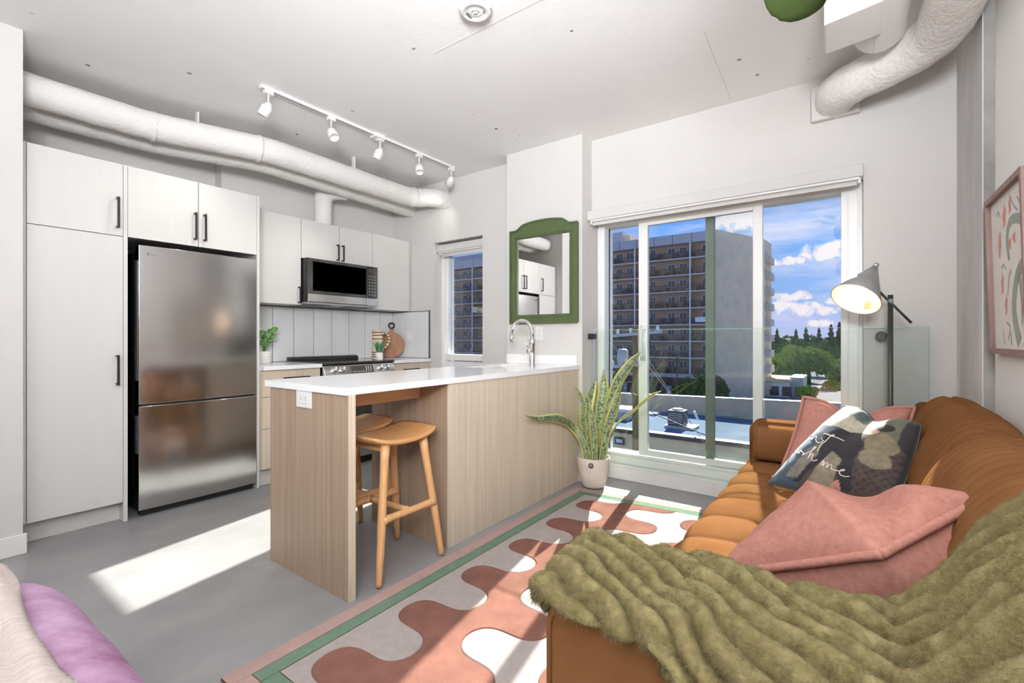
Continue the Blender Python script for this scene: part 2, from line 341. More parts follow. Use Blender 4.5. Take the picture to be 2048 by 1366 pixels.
def dup(root, loc, label=None):
    r = root.copy(); COL.objects.link(r); r.location = loc
    if label: r['label'] = label
    for ch in list(root.children):
        c = ch.copy(); COL.objects.link(c); c.parent = r
        for g in list(ch.children):
            d = g.copy(); COL.objects.link(d); d.parent = c
    return r
def nz3(x, y, z=0.0): return mnoise.noise(Vector((x, y, z)))
def smooth_path(pts, n=8):     # Catmull-Rom
    P = [Vector(p) for p in pts]; P = [P[0]*2-P[1]]+P+[P[-1]*2-P[-2]]; o = []
    for i in range(1, len(P)-2):
        for k in range(n):
            t = k/n; a, b, c, d = P[i-1:i+3]
            o.append(.5*((2*b)+(c-a)*t+(2*a-5*b+4*c-d)*t*t+(3*b-a-3*c+d)*t**3))
    return o+[P[-2]]
# ------------------------------------------------------------------ room shell
ZC = 2.743
struct('floor', box(-4.6, .75, -2.75, 3.78, -.12, 0), 'floor')
ceil = struct('ceiling', box(-4.6, .75, -2.75, 3.78, ZC, ZC+.15), 'ceiling')
jl = MB()
jl.bar((-1.92, 1.895, ZC), (-.4, 1.895, ZC), .005, .003); jl.bar((-.635, 2.6, ZC), (-.668, 3.44, ZC), .0035, .002)
jl.build('joint_line', 'wall', ceil)
ww = struct('wall_west', MB().box(-4.5, -4.2, 1.724, 3.78, 0, ZC).box(-4.5, -4.32, .40, 1.724, 0, ZC), 'wall')
struct('wall_southwest', box(-4.5, -3.523, -2.6, .489, 0, ZC), 'wall')
struct('wall_south', box(-4.5, .75, -2.75, -2.6, 0, ZC), 'wall')
struct('wall_east', box(.497, .75, -2.6, 2.868, 0, ZC), 'wall_bright')
wn = MB()
Y0, Y1 = 3.5, 3.78
for a, b, lo, hi in [(-4.2, -3.553, 0, ZC), (-3.553, -2.89, 2.122, ZC), (-3.553, -2.89, 0, .12), (-2.89, -1.73, 0, ZC), (-1.73, .05, 2.10, ZC), (.05, .75, 0, ZC)]:
    wn.box(a, b, Y0, Y1, lo, hi)
wn = struct('wall_north', wn, 'wall')
struct('wall_pier', box(-2.473, -1.731, 3.33, 3.5, 0, ZC), 'wall')
col = struct('wall_column', box(.462, .75, 2.87, 3.5, 0, ZC), 'concrete')
box(.458, .462, 2.874, 3.5, 0, ZC).build('plaster_skim', 'concrete_wash', col, label='white-washed face of the concrete column')
struct('baseboard_west', box(-3.523, -3.509, -2.6, .503, 0, .105), 'wall_white', bevel=.004)
struct('baseboard_north', MB().box(-1.795, -1.718, 3.316, 3.33, 0, .10).box(-1.731, -1.718, 3.33, 3.5, 0, .10), 'wall_white', bevel=.003)
struct('baseboard_east', box(.483, .497, -2.6, 2.868, 0, .105), 'wall_white', bevel=.004)

# backsplash: dark grout bed with tall glazed tiles set on it one by one
gb = box(-4.2, -4.196, 1.757, 3.5, .915, 1.414).build('grout_bed', 'grout', ww)
seams = [1.757, 1.944, 2.139, 2.336, 2.533, 2.728, 2.922, 3.118, 3.313, 3.492]
for a, b in zip(seams, seams[1:]):
    box(-4.196, -4.188, a+.0026, b-.0026, .918, 1.411).build('tile', 'tile', ww, bevel=.0015)
box(-4.196, -3.603, 3.496, 3.5, .915, 1.418).build('grout_bed', 'grout', wn)
sx = [-4.188, -4.0, -3.809, -3.612]
for a, b in zip(sx, sx[1:]):
    box(a+.0026, b-.0026, 3.488, 3.496, .918, 1.411).build('tile', 'tile', wn, bevel=.0015)
MB().box(-3.612, -3.606, 3.485, 3.5, .915, 1.42).box(-4.196, -3.606, 3.485, 3.5, 1.411, 1.418).build('edge_trim', 'grey_trim', wn)
box(-4.2, -4.185, 1.757, 3.5, 1.411, 1.417).build('edge_trim', 'grey_trim', ww)

# ------------------------------------------------------------------ balcony door (window_1) and kitchen window (window_2)
w1 = struct('window_1', MB().box(-1.729, -1.667, 3.60, 3.77, .12, 2.10).box(-.062, .05, 3.60, 3.77, .12, 2.10).box(-1.667, -.062, 3.60, 3.77, 2.052, 2.10), 'vinyl', bevel=.004)
MB().box(-1.73, .05, 3.55, 3.78, 0, .118).build('sill_step', 'vinyl', w1, bevel=.004)
MB().box(-1.667, -.062, 3.60, 3.77, .118, .175).box(-1.667, -.062, 3.615, 3.635, .175, .195).build('track', 'vinyl', w1, bevel=.003)
MB().box(-1.718, -1.700, 3.585, 3.60, .12, 2.10).box(.022, .03, 3.585, 3.60, .12, 2.1).box(-.03, -.022, 3.59, 3.60, .12, 2.1).build('jamb_bead', 'vinyl', w1, bevel=.002)
sp = MB()
for a, b in ((-1.389, -1.315), (-.566, -.505)): sp.box(a, b, 3.638, 3.678, .195, 2.052)
sp.box(-1.315, -.566, 3.638, 3.678, .195, .245).box(-1.315, -.566, 3.638, 3.678, 2.02, 2.052)
sp.build('sliding_frame', 'vinyl', w1, bevel=.004)
MB().box(-.892, -.832, 3.69, 3.735, .175, 2.052).box(-.832, -.062, 3.69, 3.735, .175, .21).box(-.892, -.832, 3.686, 3.69, .175, 2.052).build('fixed_frame', 'green_vinyl', w1, bevel=.002, label='dark green outer stile of the fixed pane')
box(-1.667, -1.389, 3.695, 3.735, .175, .20).build('side_rail', 'vinyl', w1)
box(-1.667, -1.66, 3.69, 3.70, .2, 2.05).build('gasket', 'black', w1)
box(-1.66, -1.389, 3.708, 3.714, .20, 2.052).build('pane', 'glass', w1)
box(-1.315, -.566, 3.655, 3.661, .245, 2.02).build('pane', 'glass', w1)
box(-.832, -.062, 3.708, 3.714, .21, 2.052).build('pane', 'glass_dirty', w1)
hd = MB().tube(smooth_path([(-1.352, 3.638, .98), (-1.352, 3.60, 1.0), (-1.352, 3.595, 1.09), (-1.352, 3.60, 1.18), (-1.352, 3.638, 1.20)], 5), .011, 10)
hd.box(-1.372, -1.332, 3.632, 3.639, .95, 1.23)
hd.build('door_handle', 'vinyl', w1, smooth=True, bevel=0)
w2 = struct('window_2', MB().box(-3.553, -3.515, 3.62, 3.77, .12, 2.122).box(-2.93, -2.89, 3.62, 3.77, .12, 2.122).box(-3.515, -2.93, 3.62, 3.77, 2.06, 2.122).box(-3.515, -2.93, 3.62, 3.77, .12, .20), 'vinyl', bevel=.004)
MB().box(-3.515, -2.93, 3.64, 3.76, .895, .958).box(-3.515, -3.495, 3.66, 3.75, .958, 2.06).build('sash_rail', 'vinyl', w2, bevel=.003)
box(-3.515, -2.93, 3.69, 3.73, .20, .885).build('lower_panel', 'vinyl', w2, bevel=.01)
box(-3.495, -2.93, 3.70, 3.706, .958, 2.06).build('pane', 'glass', w2)
def blind(name, x0, x1, y0, y1, z0, z1, zf, label):
    t = thing(name, label, 'blind', ((x0+x1)/2, (y0+y1)/2, z0), 'white roller blinds over the windows')
    box(x0, x1, y0, y1, z0, z1).build('cassette', 'blind', t, bevel=.006)
    box(x0+.02, x1-.02, y0+.012, y1-.03, z0-.012, z0).build('valance_lip', 'white_plastic', t)
    MB().box(x0+.03, x1-.03, y1-.035, y1-.033, zf, z0).box(x0+.03, x1-.03, y1-.042, y1-.028, zf-.012, zf).build('shade_fabric', 'blind', t)
    for xx in (x0+.012, x1-.026): box(xx, xx+.014, y0+.03, y1-.02, z0-.03, z0).build('end_bracket', 'white_plastic', t)
blind('roller_blind', -1.731, .05, 3.415, 3.5, 2.076, 2.149, 2.05, 'long white roller blind rolled up above the balcony door')
blind('roller_blind', -3.545, -2.895, 3.53, 3.61, 2.03, 2.10, 1.99, 'short white roller blind rolled up in the narrow kitchen window')
# glass guard inside the balcony door
gd = thing('glass_guard', 'clear greenish glass safety guard across the balcony door on black standoffs', 'railing', (-.65, 3.45, .12))
box(-1.69, .34, 3.446, 3.456, .13, 1.192).build('glass_panel', 'guard', gd)
MB().box(-1.69, .34, 3.446, 3.456, 1.192, 1.1945).box(.34, .342, 3.446, 3.456, .13, 1.192).build('polished_edge', 'guard_edge', gd)
for z in (1.143, .24):
    box(-1.731, -1.675, 3.427, 3.475, z-.022, z+.022).build('clamp', 'black', gd, bevel=.004)
    MB().tube([(.132, 3.42, z), (.132, 3.446, z)], .026, 24).tube([(.132, 3.456, z), (.132, 3.4995, z)], .02, 20).build('standoff', 'black', gd, smooth=True, bevel=.003)

# ------------------------------------------------------------------ kitchen cabinets
def pull(parent, x, y, z0, z1, name='handle'):       # vertical bar pull on a front at x
    MB().box(x+.026, x+.036, y-.006, y+.006, z0, z1).box(x, x+.030, y-.006, y+.006, z0, z0+.012).box(x, x+.030, y-.006, y+.006, z1-.012, z1).build(name, 'black_metal', parent, bevel=.001)
def edge_pull(parent, x, y0, y1, z, name='handle'):
    MB().box(x, x+.022, y0, y1, z-.004, z+.004).box(x+.016, x+.022, y0, y1, z-.014, z+.004).build(name, 'black_metal', parent, bevel=.001)
XF = -3.63
pn = thing('pantry_cabinet', 'tall white pantry cabinet left of the fridge', 'cabinet', (-3.95, .72, 0))
box(-4.31, XF-.021, .493, .957, .119, 2.197).build('body', 'cabinet', pn)
box(-4.30, -3.705, .493, .936, 0, .119).build('toe_kick', 'cabinet', pn)
box(-4.30, XF, .936, .957, 0, 2.197).build('side_panel', 'cabinet', pn, bevel=.001)
box(XF-.021, XF, .490, .5145, .119, 2.197).build('filler', 'cabinet', pn)
d = box(XF-.019, XF, .518, .934, 1.7555, 2.195).build('door', 'cabinet', pn, bevel=.0015); pull(d, XF, .905, 1.80, 1.986)
d = box(XF-.019, XF, .518, .934, .121, 1.7515).build('door', 'cabinet', pn, bevel=.0015); pull(d, XF, .904, .844, 1.026)
fc = thing('fridge_cabinet', 'white two-door cabinet over the fridge with its tall right side panel', 'cabinet', (-3.95, 1.35, 1.755))
box(-4.19, XF-.021, .959, 1.733, 1.757, 2.197).build('body', 'cabinet', fc)
box(-4.19, XF, 1.735, 1.755, 0, 2.197).build('side_panel', 'cabinet', fc, bevel=.001)
d = box(XF-.019, XF, .959, 1.3435, 1.755, 2.196).build('door', 'cabinet', fc, bevel=.0015); pull(d, XF, 1.321, 1.797, 1.981)
d = box(XF-.019, XF, 1.3475, 1.733, 1.755, 2.196).build('door', 'cabinet', fc, bevel=.0015); pull(d, XF, 1.379, 1.797, 1.981)
XU = -3.90
def upper(label, y0, y1, z0, doors, handles):
    t = thing('upper_cabinet', label, 'cabinet', (-4.05, (y0+y1)/2, z0), 'white upper cabinets on the kitchen wall')
    box(-4.186, XU-.021, y0, y1, z0+.002, 2.175).build('body', 'cabinet', t)
    ds = [box(XU-.019, XU, a+.0015, b-.0015, z0, 2.175).build('door', 'cabinet', t, bevel=.0015) for a, b in doors]
    for k, yy, a, b in handles: pull(ds[k], XU, yy, a, b)
    return t
upper('single-door white upper cabinet between the fridge panel and the microwave', 1.757, 2.240, 1.420, [(1.757, 2.240)], [(0, 2.216, 1.432, 1.575)])
upper('short two-door white upper cabinet directly above the microwave', 2.242, 2.992, 1.832, [(2.242, 2.6155), (2.6185, 2.992)], [(0, 2.592, 1.85, 2.0), (1, 2.645, 1.85, 2.0)])
t = upper('white upper cabinet in the corner beside the narrow kitchen window', 2.994, 3.487, 1.420, [(2.994, 3.470)], [])
box(XU-.021, XU, 3.472, 3.487, 1.42, 2.175).build('filler', 'cabinet', t)
XB = -3.60
bl = thing('base_cabinet', 'light oak base cabinet with three drawers beside the fridge panel', 'cabinet', (-3.9, 2.0, 0), 'light oak base cabinets under the kitchen counter')
box(-4.186, XB-.021, 1.757, 2.238, .13, .884).build('body', 'veneer_light', bl)
box(-4.1, -3.67, 1.757, 2.238, 0, .13).build('toe_kick', 'cabinet', bl)
for a, b in ((.681, .880), (.441, .677), (.135, .437)):
    d = box(XB-.019, XB, 1.760, 2.235, a, b).build('drawer', 'veneer_light', bl, bevel=.0015); edge_pull(d, XB, 1.92, 2.14, b-.062)
br = thing('base_cabinet', 'narrow light oak base cabinet in the corner right of the range', 'cabinet', (-3.9, 3.25, 0), 'light oak base cabinets under the kitchen counter')
box(-4.186, XB-.021, 3.002, 3.487, .13, .884).build('body', 'veneer_light', br)
box(-4.1, -3.67, 3.002, 3.487, 0, .13).build('toe_kick', 'cabinet', br)
box(XB-.019, XB, 3.466, 3.487, .13, .88).build('filler', 'veneer_light', br)
d = box(XB-.019, XB, 3.005, 3.462, .681, .880).build('drawer', 'veneer_light', br, bevel=.0015); edge_pull(d, XB, 3.13, 3.34, .818)
d = box(XB-.019, XB, 3.005, 3.462, .135, .677).build('door', 'veneer_light', br, bevel=.0015); pull(d, XB, 3.04, .50, .65)
tag(box(-4.186, -3.575, 1.757, 2.240, .884, .915).build('countertop', 'quartz', bevel=.002), 'short white quartz countertop between the fridge panel and the range', 'countertop', 'white quartz countertops')
tag(box(-4.186, -3.575, 2.998, 3.486, .884, .915).build('countertop', 'quartz', bevel=.002), 'short white quartz countertop in the corner under the cutting board', 'countertop', 'white quartz countertops')

# ------------------------------------------------------------------ fridge
fr = thing('refrigerator', 'stainless steel bottom-freezer fridge between white cabinet panels', 'fridge', (-3.95, 1.37, 0))
box(-4.28, -3.70, 1.03, 1.715, .03, 1.69).build('body', 'black', fr, bevel=.004)
def fdoor(z0, z1):
    n = 16; pts = []
    for i in range(n+1):
        t = i/n; y = 1.010+t*(1.729-1.010); pts.append((-3.622+.012*(1-(2*t-1)**2), y))
    pts = [(-3.69, 1.010)]+pts+[(-3.69, 1.729)]
    return MB().prism(pts, z0, z1).build('door' if z0 > .3 else 'freezer_drawer', 'steel', fr, bevel=.003)
du = fdoor(.712, 1.715); dl = fdoor(.045, .698)
for z0, z1, p in ((.86, 1.62, du), (.40, .64, dl)): box(-3.688, -3.64, 1.006, 1.011, z0, z1).build('side_grip', 'dark_grey', p, bevel=.002)
box(-3.69, -3.63, 1.02, 1.722, .699, .711).build('door_gap', 'black', fr)
for yy in (1.06, 1.69): box(-3.685, -3.645, yy-.03, yy+.03, .700, .710).build('hinge', 'steel_bright', fr)
box(-3.72, -3.66, 1.03, 1.715, 0, .045).build('kick_grille', 'black', fr)
box(-3.76, -3.69, 1.02, 1.09, 1.69, 1.71).build('hinge_cover', 'dark_grey', fr, bevel=.004)
def font_text(txt, size, depth=.0006):
    c = bpy.data.curves.new('txt', 'FONT'); c.body = txt; c.size = size; c.extrude = depth; c.align_x = 'LEFT'
    o = bpy.data.objects.new('txt', c); COL.objects.link(o); dg = bpy.context.evaluated_depsgraph_get()
    me = bpy.data.meshes.new_from_object(o.evaluated_get(dg)); vs = [tuple(v.co) for v in me.vertices]; fs = [tuple(p.vertices) for p in me.polygons]
    bpy.data.objects.remove(o); bpy.data.curves.remove(c); bpy.data.meshes.remove(me); return vs, fs
def text_on(parent, txt, size, fn, m, name='lettering'):
    vs, fs = font_text(txt, size); return MB().add([fn(*v) for v in vs], fs).build(name, m, parent, recalc=False)
def badge(parent, x, y, z, s, m):     # round face emblem followed by the two letters, facing +x
    mb = MB().tube([(x-.002, y, z), (x+.0012, y, z)], s*.62, 20)
    mb.build('emblem', m, parent)
    text_on(parent, 'LG', s*1.35, lambda a, b, c: (x+.001+c, y+s*1.0+a, z-s*.48+b), m)
mat('badge', (.25, .25, .25), .4, .5)
badge(du, -3.6168, 1.058, 1.662, .016, 'badge')

# ------------------------------------------------------------------ microwave
mw = thing('microwave', 'black glass over-the-range microwave with a steel lower strip', 'microwave', (-4.0, 2.62, 1.44))
box(-4.186, -3.846, 2.250, 2.990, 1.446, 1.828).build('body', 'black', mw)
dd = box(-3.846, -3.820, 2.252, 2.866, 1.447, 1.828).build('door', 'black', mw, bevel=.002)
box(-3.82, -3.8165, 2.258, 2.862, 1.520, 1.826).build('door_glass', 'black_gloss', dd, bevel=.001)
box(-3.82, -3.8165, 2.30, 2.855, 1.545, 1.80).build('window_screen', 'black_gloss', dd)
box(-3.82, -3.8155, 2.258, 2.862, 1.449, 1.516).build('steel_strip', 'steel_bright', dd, bevel=.001)
cp = box(-3.846, -3.8165, 2.869, 2.990, 1.520, 1.828).build('control_panel', 'black_gloss', mw, bevel=.001)
box(-3.846, -3.8155, 2.869, 2.990, 1.447, 1.516).build('steel_strip', 'steel_bright', mw, bevel=.001)
mat('print_grey', (.16, .17, .19), .5)
kp = MB()
for i in range(7):
    for j in range(3): kp.box(-3.8165, -3.8160, 2.886+j*.032, 2.886+j*.032+.018, 1.545+i*.030, 1.545+i*.030+.012)
kp.build('keypad', 'print_grey', cp)
box(-3.8165, -3.8160, 2.886, 2.972, 1.775, 1.805).build('display', 'dark_grey', cp)
badge(dd, -3.8155, 2.60, 1.483, .008, 'badge')
MB().box(-4.17, -3.84, 2.256, 2.985, 1.430, 1.446).build('underside', 'metal_grey', mw)
for a, b in ((2.30, 2.52), (2.72, 2.94)): box(-4.05, -3.90, a, b, 1.426, 1.430).build('grease_filter', 'dark_grey', mw)
box(-3.98, -3.92, 2.57, 2.67, 1.427, 1.430).build('lamp_lens', 'white_plastic', mw)

# ------------------------------------------------------------------ range
rg = thing('range', 'stainless slide-in electric range with a black glass cooktop', 'stove', (-3.9, 2.62, 0))
box(-4.17, -3.60, 2.246, 2.992, .06, .905).build('body', 'black', rg)
box(-4.14, -3.62, 2.26, 2.98, 0, .06).build('kick_base', 'black', rg)
MB().box(-4.17, -3.565, 2.243, 2.995, .905, .922).build('cooktop', 'black_gloss', rg, bevel=.003)
MB().prism([(-4.18, .922), (-4.10, .922), (-4.105, .945), (-4.13, .956), (-4.18, .956)], 2.262, 2.976, 1).build('rear_vent', 'black', rg, bevel=.004)
box(-4.135, -4.12, 2.45, 2.56, .9555, .9575).build('vent_slot', 'steel_bright', rg)
cpan = MB().prism([(-3.60, .904), (-3.585, .904), (-3.535, .800), (-3.535, .785), (-3.60, .785)], 2.246, 2.992, 1).build('control_panel', 'steel', rg, bevel=.006, seg=3)
nx, nzv = .901, .433
def cpt(y, t, o): return (-3.585+.05*t+nx*o, y, .904-.104*t+nzv*o)
MB().add([cpt(y, t, o) for o in (0.0, .002) for (y, t) in ((2.505, .18), (2.505, .80), (2.74, .80), (2.74, .18))], [(0, 1, 2, 3), (7, 6, 5, 4), (0, 4, 5, 1), (1, 5, 6, 2), (2, 6, 7, 3), (3, 7, 4, 0)]).build('display', 'black_gloss', cpan)
bt = MB()
for k in range(8): bt.add([cpt(y, t, .0026) for (y, t) in ((2.52+k*.026, .66), (2.52+k*.026, .72), (2.532+k*.026, .72), (2.532+k*.026, .66))], [(0, 1, 2, 3)])
for k in range(3):
    for j in range(3): bt.add([cpt(y, t, .0026) for (y, t) in ((2.66+k*.025, .28+j*.12), (2.66+k*.025, .34+j*.12), (2.672+k*.025, .34+j*.12), (2.672+k*.025, .28+j*.12))], [(0, 1, 2, 3)])
bt.build('touch_marks', 'white_plastic', cpan, recalc=False)
for yy in (2.345, 2.425, 2.825, 2.905):
    p0 = Vector(cpt(yy, .48, 0)); n = Vector((nx, 0, nzv))
    kb = MB().tube([p0, p0+n*.008], .031, 24).tube([p0+n*.008, p0+n*.034], [.025, .022], 24).build('knob', 'steel_bright', cpan, smooth=True, bevel=.002)
    MB().bar(p0+n*.034-Vector((0, 0, .018)), p0+n*.034+Vector((0, 0, .02)), .010, .016, up=n).build('knob_grip', 'steel_bright', kb, bevel=.002)
od = box(-3.60, -3.562, 2.25, 2.988, .24, .778).build('oven_door', 'steel', rg, bevel=.004)
box(-3.562, -3.559, 2.31, 2.93, .31, .66).build('oven_glass', 'black_gloss', od)
MB().tube([(-3.515, 2.28, .735), (-3.515, 2.96, .735)], .012, 14).box(-3.56, -3.51, 2.29, 2.31, .725, .745).box(-3.56, -3.51, 2.93, 2.95, .725, .745).build('oven_handle', 'steel_bright', od, smooth=True, bevel=.002)
box(-3.60, -3.565, 2.25, 2.988, .07, .232).build('warming_drawer', 'steel', rg, bevel=.004)

# ------------------------------------------------------------------ island
isl = thing('kitchen_island', 'oak-veneered kitchen island with an open knee space for stools', 'island', (-2.08, 2.3, 0))
box(-2.398, -1.742, 1.213, 1.248, 0, .884).build('end_panel', 'veneer_shaded', isl, bevel=.001)
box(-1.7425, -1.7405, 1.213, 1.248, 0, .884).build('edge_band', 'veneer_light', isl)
box(-2.396, -1.772, 1.852, 3.318, .0, .884).build('body', 'veneer_shaded', isl)
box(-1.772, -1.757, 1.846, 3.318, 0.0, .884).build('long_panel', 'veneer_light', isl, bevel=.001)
box(-2.41, -1.775, 1.846, 1.852, 0, .884).build('knee_panel', 'veneer_shaded', isl)
box(-2.005, -1.985, 1.248, 1.846, .792, .884).build('apron', 'veneer_apron', isl, bevel=.001)
for k, (a, b) in enumerate(((1.86, 2.30), (2.30, 2.74), (2.74, 3.31))):
    box(-2.415, -2.397, a+.002, b-.002, .10, .880).build('door', 'veneer_light', isl, bevel=.0015)
ic = MB()
SX0, SX1, SY0, SY1 = -2.36, -2.03, 2.60, 3.12
ic.box(-2.435, -1.75, 1.203, SY0, .884, .915).box(-2.435, -1.75, SY1, 3.329, .884, .915).box(-2.435, SX0, SY0, SY1, .884, .915).box(SX1, -1.75, SY0, SY1, .884, .915)
tag(ic.build('island_countertop', 'quartz'), 'long white quartz countertop on the kitchen island', 'countertop', 'white quartz countertops')
tag(box(-2.462, -1.772, 3.310, 3.329, .9155, .990).build('counter_upstand', 'quartz', bevel=.002), 'low white quartz upstand behind the sink', 'backsplash')
sk = thing('sink', 'undermounted steel sink basin in the white island counter', 'sink', (-2.19, 2.86, .70))
zb = .70
MB().box(SX0-.004, SX0, SY0, SY1, zb, .883).box(SX1, SX1+.004, SY0, SY1, zb, .883).box(SX0, SX1, SY0-.004, SY0, zb, .883).box(SX0, SX1, SY1, SY1+.004, zb, .883).box(SX0-.004, SX1+.004, SY0-.004, SY1+.004, zb-.004, zb).build('basin', 'steel', sk)
MB().lathe([(.045, 0), (.04, .004), (.02, .002)], (-2.19, 2.95, zb), 20).build('drain', 'chrome', sk, smooth=True)
fa = thing('faucet', 'tall chrome gooseneck faucet beside the sink', 'faucet', (-1.955, 2.955, .915))
FB = Vector((-1.955, 2.955, .915))
MB().lathe([(.028, 0), (.028, .006), (.022, .010), (.0215, .16), (.0235, .165), (.0235, .20), (.019, .205), (0, .205)], FB, 24).build('body', 'chrome', fa, smooth=True, ang=50)
arc = [FB+Vector((0, 0, .20)), FB+Vector((0, 0, .25))]+[FB+Vector((-.095+.095*math.cos(a), 0, .25+.098*math.sin(a))) for a in [math.pi*k/14 for k in range(1, 14)]]+[FB+Vector((-.19, 0, .25)), FB+Vector((-.19, 0, .24))]
MB().tube(arc, .0135, 16).build('gooseneck', 'chrome', fa, smooth=True, ang=60)
MB().tube([FB+Vector((-.19, 0, .245)), FB+Vector((-.190, 0, .185))], [.016, .0175], 16).build('spray_head', 'chrome', fa, smooth=True, ang=50)
MB().tube([FB+Vector((.0, -.006, .118)), FB+Vector((0, -.052, .118))], .017, 16).tube([FB+Vector((0, -.045, .12)), FB+Vector((-.02, -.07, .20))], [.006, .0045], 10).build('lever', 'chrome', fa, smooth=True, ang=50)

def outlet(label, fn, w, h, parent_name='wall_outlet', horiz=False, sw=False, slots=True):
    t = thing(parent_name, label, 'outlet' if not sw else 'switch', fn(0, 0, 0))
    def bx(a0, a1, b0, b1, c0, c1):
        vs = [fn(a, b, c) for c in (c0, c1) for (a, b) in ((a0, b0), (a1, b0), (a1, b1), (a0, b1))]
        return MB().add(vs, [(0, 3, 2, 1), (4, 5, 6, 7), (0, 1, 5, 4), (1, 2, 6, 5), (2, 3, 7, 6), (3, 0, 4, 7)])
    bx(-w/2, w/2, -h/2, h/2, 0, .006).build('cover_plate', 'white_plastic', t, bevel=.0015)
    a, b = (w*.30, h*.28)
    bx(-a, a, -b, b, .006, .0085).build('insert', 'white_plastic', t, bevel=.001)
    if slots:
        m = MB()
        for s in (-1, 1):
            c = s*a*.5 if horiz else 0; e = 0 if horiz else s*b*.5
            for (da, db, wa, wb) in ((-.006, .004, .0012, .004), (.006, .004, .0012, .004), (0, -.007, .002, .002)):
                if horiz: da, db, wa, wb = db, da, wb, wa
                q = bx(c+da-wa, c+da+wa, e+db-wb, e+db+wb, .0085, .0088); m.add(q.v, q.f)
        m.build('slots', 'dark_grey', t, kind='stuff')
    return t
outlet('white double outlet on the end of the island', lambda a, b, c: (-2.082+a, 1.213-c, .848+b), .125, .088, horiz=True)
outlet('white switch plate on the corner backsplash tiles', lambda a, b, c: (-3.93+a, 3.488-c, 1.15+b), .072, .115, 'light_switch', sw=True, slots=False)
outlet('white wall outlet behind the faucet under the mirror', lambda a, b, c: (-2.13+a, 3.33-c, 1.17+b), .075, .12)
# ------------------------------------------------------------------ points of the photograph turned into places in the room
_c, _s = math.cos(YAW), math.sin(YAW)
def _ray(px, py): r = (px-1024)/940; return Vector((r*_c-_s, r*_s+_c, (676-py)/940))
def AY(px, py, y): d = _ray(px, py); t = y/d.y; return Vector((d.x*t, y, 1.13+d.z*t))
def AX(px, py, x): d = _ray(px, py); t = x/d.x; return Vector((x, d.y*t, 1.13+d.z*t))
def AZ(px, py, z): d = _ray(px, py); t = (z-1.13)/d.z; return Vector((d.x*t, d.y*t, z))

# ------------------------------------------------------------------ ducts under the ceiling
def wrinkled(path, R, n=20, seed=0, bands=True):
    P = smooth_path(path, 14); mb = MB(); L = len(P); u0 = None; vs = []
    for i, p in enumerate(P):
        d = (P[min(i+1, L-1)]-P[max(i-1, 0)]).normalized()
        if u0 is None: u0 = Vector((0, 0, 1)) if abs(d.z) < .9 else Vector((1, 0, 0))
        r = d.cross(u0).normalized(); u0 = r.cross(d).normalized()
        for k in range(n):
            a = 2*math.pi*k/n; q = r*math.cos(a)+u0*math.sin(a)
            w = 1+.035*nz3(p.x*9+q.x*2+seed, p.y*9+q.y*2, p.z*9+q.z*2)+.02*nz3(p.x*30+q.x*6, p.y*30+q.y*6, q.z*6+seed)
            vs.append(p+q*R*w)
    fs = [(i*n+k, i*n+(k+1) % n, (i+1)*n+(k+1) % n, (i+1)*n+k) for i in range(L-1) for k in range(n)]+[tuple(range(n-1, -1, -1)), tuple(range((L-1)*n, L*n))]
    return mb.add(vs, fs)
ZD = 2.545
t = thing('air_duct', 'white wrapped air duct nearer the room along the kitchen ceiling, bending into the window wall', 'duct', (-3.7, 1.8, ZD), 'white wrapped ducts under the ceiling')
wrinkled([(-3.80, .493, ZD), (-3.80, .64, ZD), (-3.80, .95, ZD), (-3.79, 1.14, ZD), (-3.74, 1.30, ZD), (-3.62, 1.66, ZD), (-3.575, 1.84, ZD), (-3.58, 2.1, ZD), (-3.59, 2.6, ZD), (-3.605, 3.08, ZD), (-3.58, 3.25, ZD), (-3.50, 3.36, ZD+.01), (-3.45, 3.44, ZD+.015), (-3.44, 3.51, ZD+.015)], .092, seed=1).build('duct_wrap', 'duct', t, smooth=True, ang=80)
for (x, y) in ((-3.80, 1.14), (-3.60, 1.73), (-3.585, 3.24)):
    MB().tube([(x, y-.012, ZD), (x+.004, y+.012, ZD)], [.0985, .0985], 24).build('tape_band', 'duct', t, smooth=True, ang=50)
box(-3.545, -3.325, 3.488, 3.50, 2.46, 2.665).build('wall_flange', 'wall', t, bevel=.003)
for x, y in ((-3.80, 1.40), (-3.60, 2.56)):
    MB().box(x-.02, x+.02, y-.006, y+.006, ZD+.088, ZC).box(x-.03, x+.03, y-.015, y+.015, ZD+.082, ZD+.094).build('hanger_strap', 'white_plastic', t)
t = thing('air_duct', 'white wrapped air duct tight to the kitchen wall with a vertical branch to the cabinets', 'duct', (-3.9, 1.8, ZD), 'white wrapped ducts under the ceiling')
Z2 = ZD-.012
wrinkled([(-4.04, .493, Z2), (-4.04, .7, Z2), (-4.03, 1.15, Z2), (-4.0, 1.30, Z2), (-3.85, 1.68, Z2), (-3.80, 1.86, Z2), (-3.81, 2.1, Z2), (-3.84, 2.6, Z2), (-3.875, 3.15, Z2), (-3.90, 3.40, Z2), (-3.90, 3.51, Z2)], .088, seed=5).build('duct_wrap', 'duct', t, smooth=True, ang=80)
wrinkled([(-3.90, 2.70, Z2-.01), (-3.97, 2.60, Z2-.02), (-4.02, 2.545, Z2-.06), (-4.03, 2.53, 2.40), (-4.03, 2.53, 2.1765)], .080, seed=9).build('branch_duct', 'duct', t, smooth=True, ang=80)
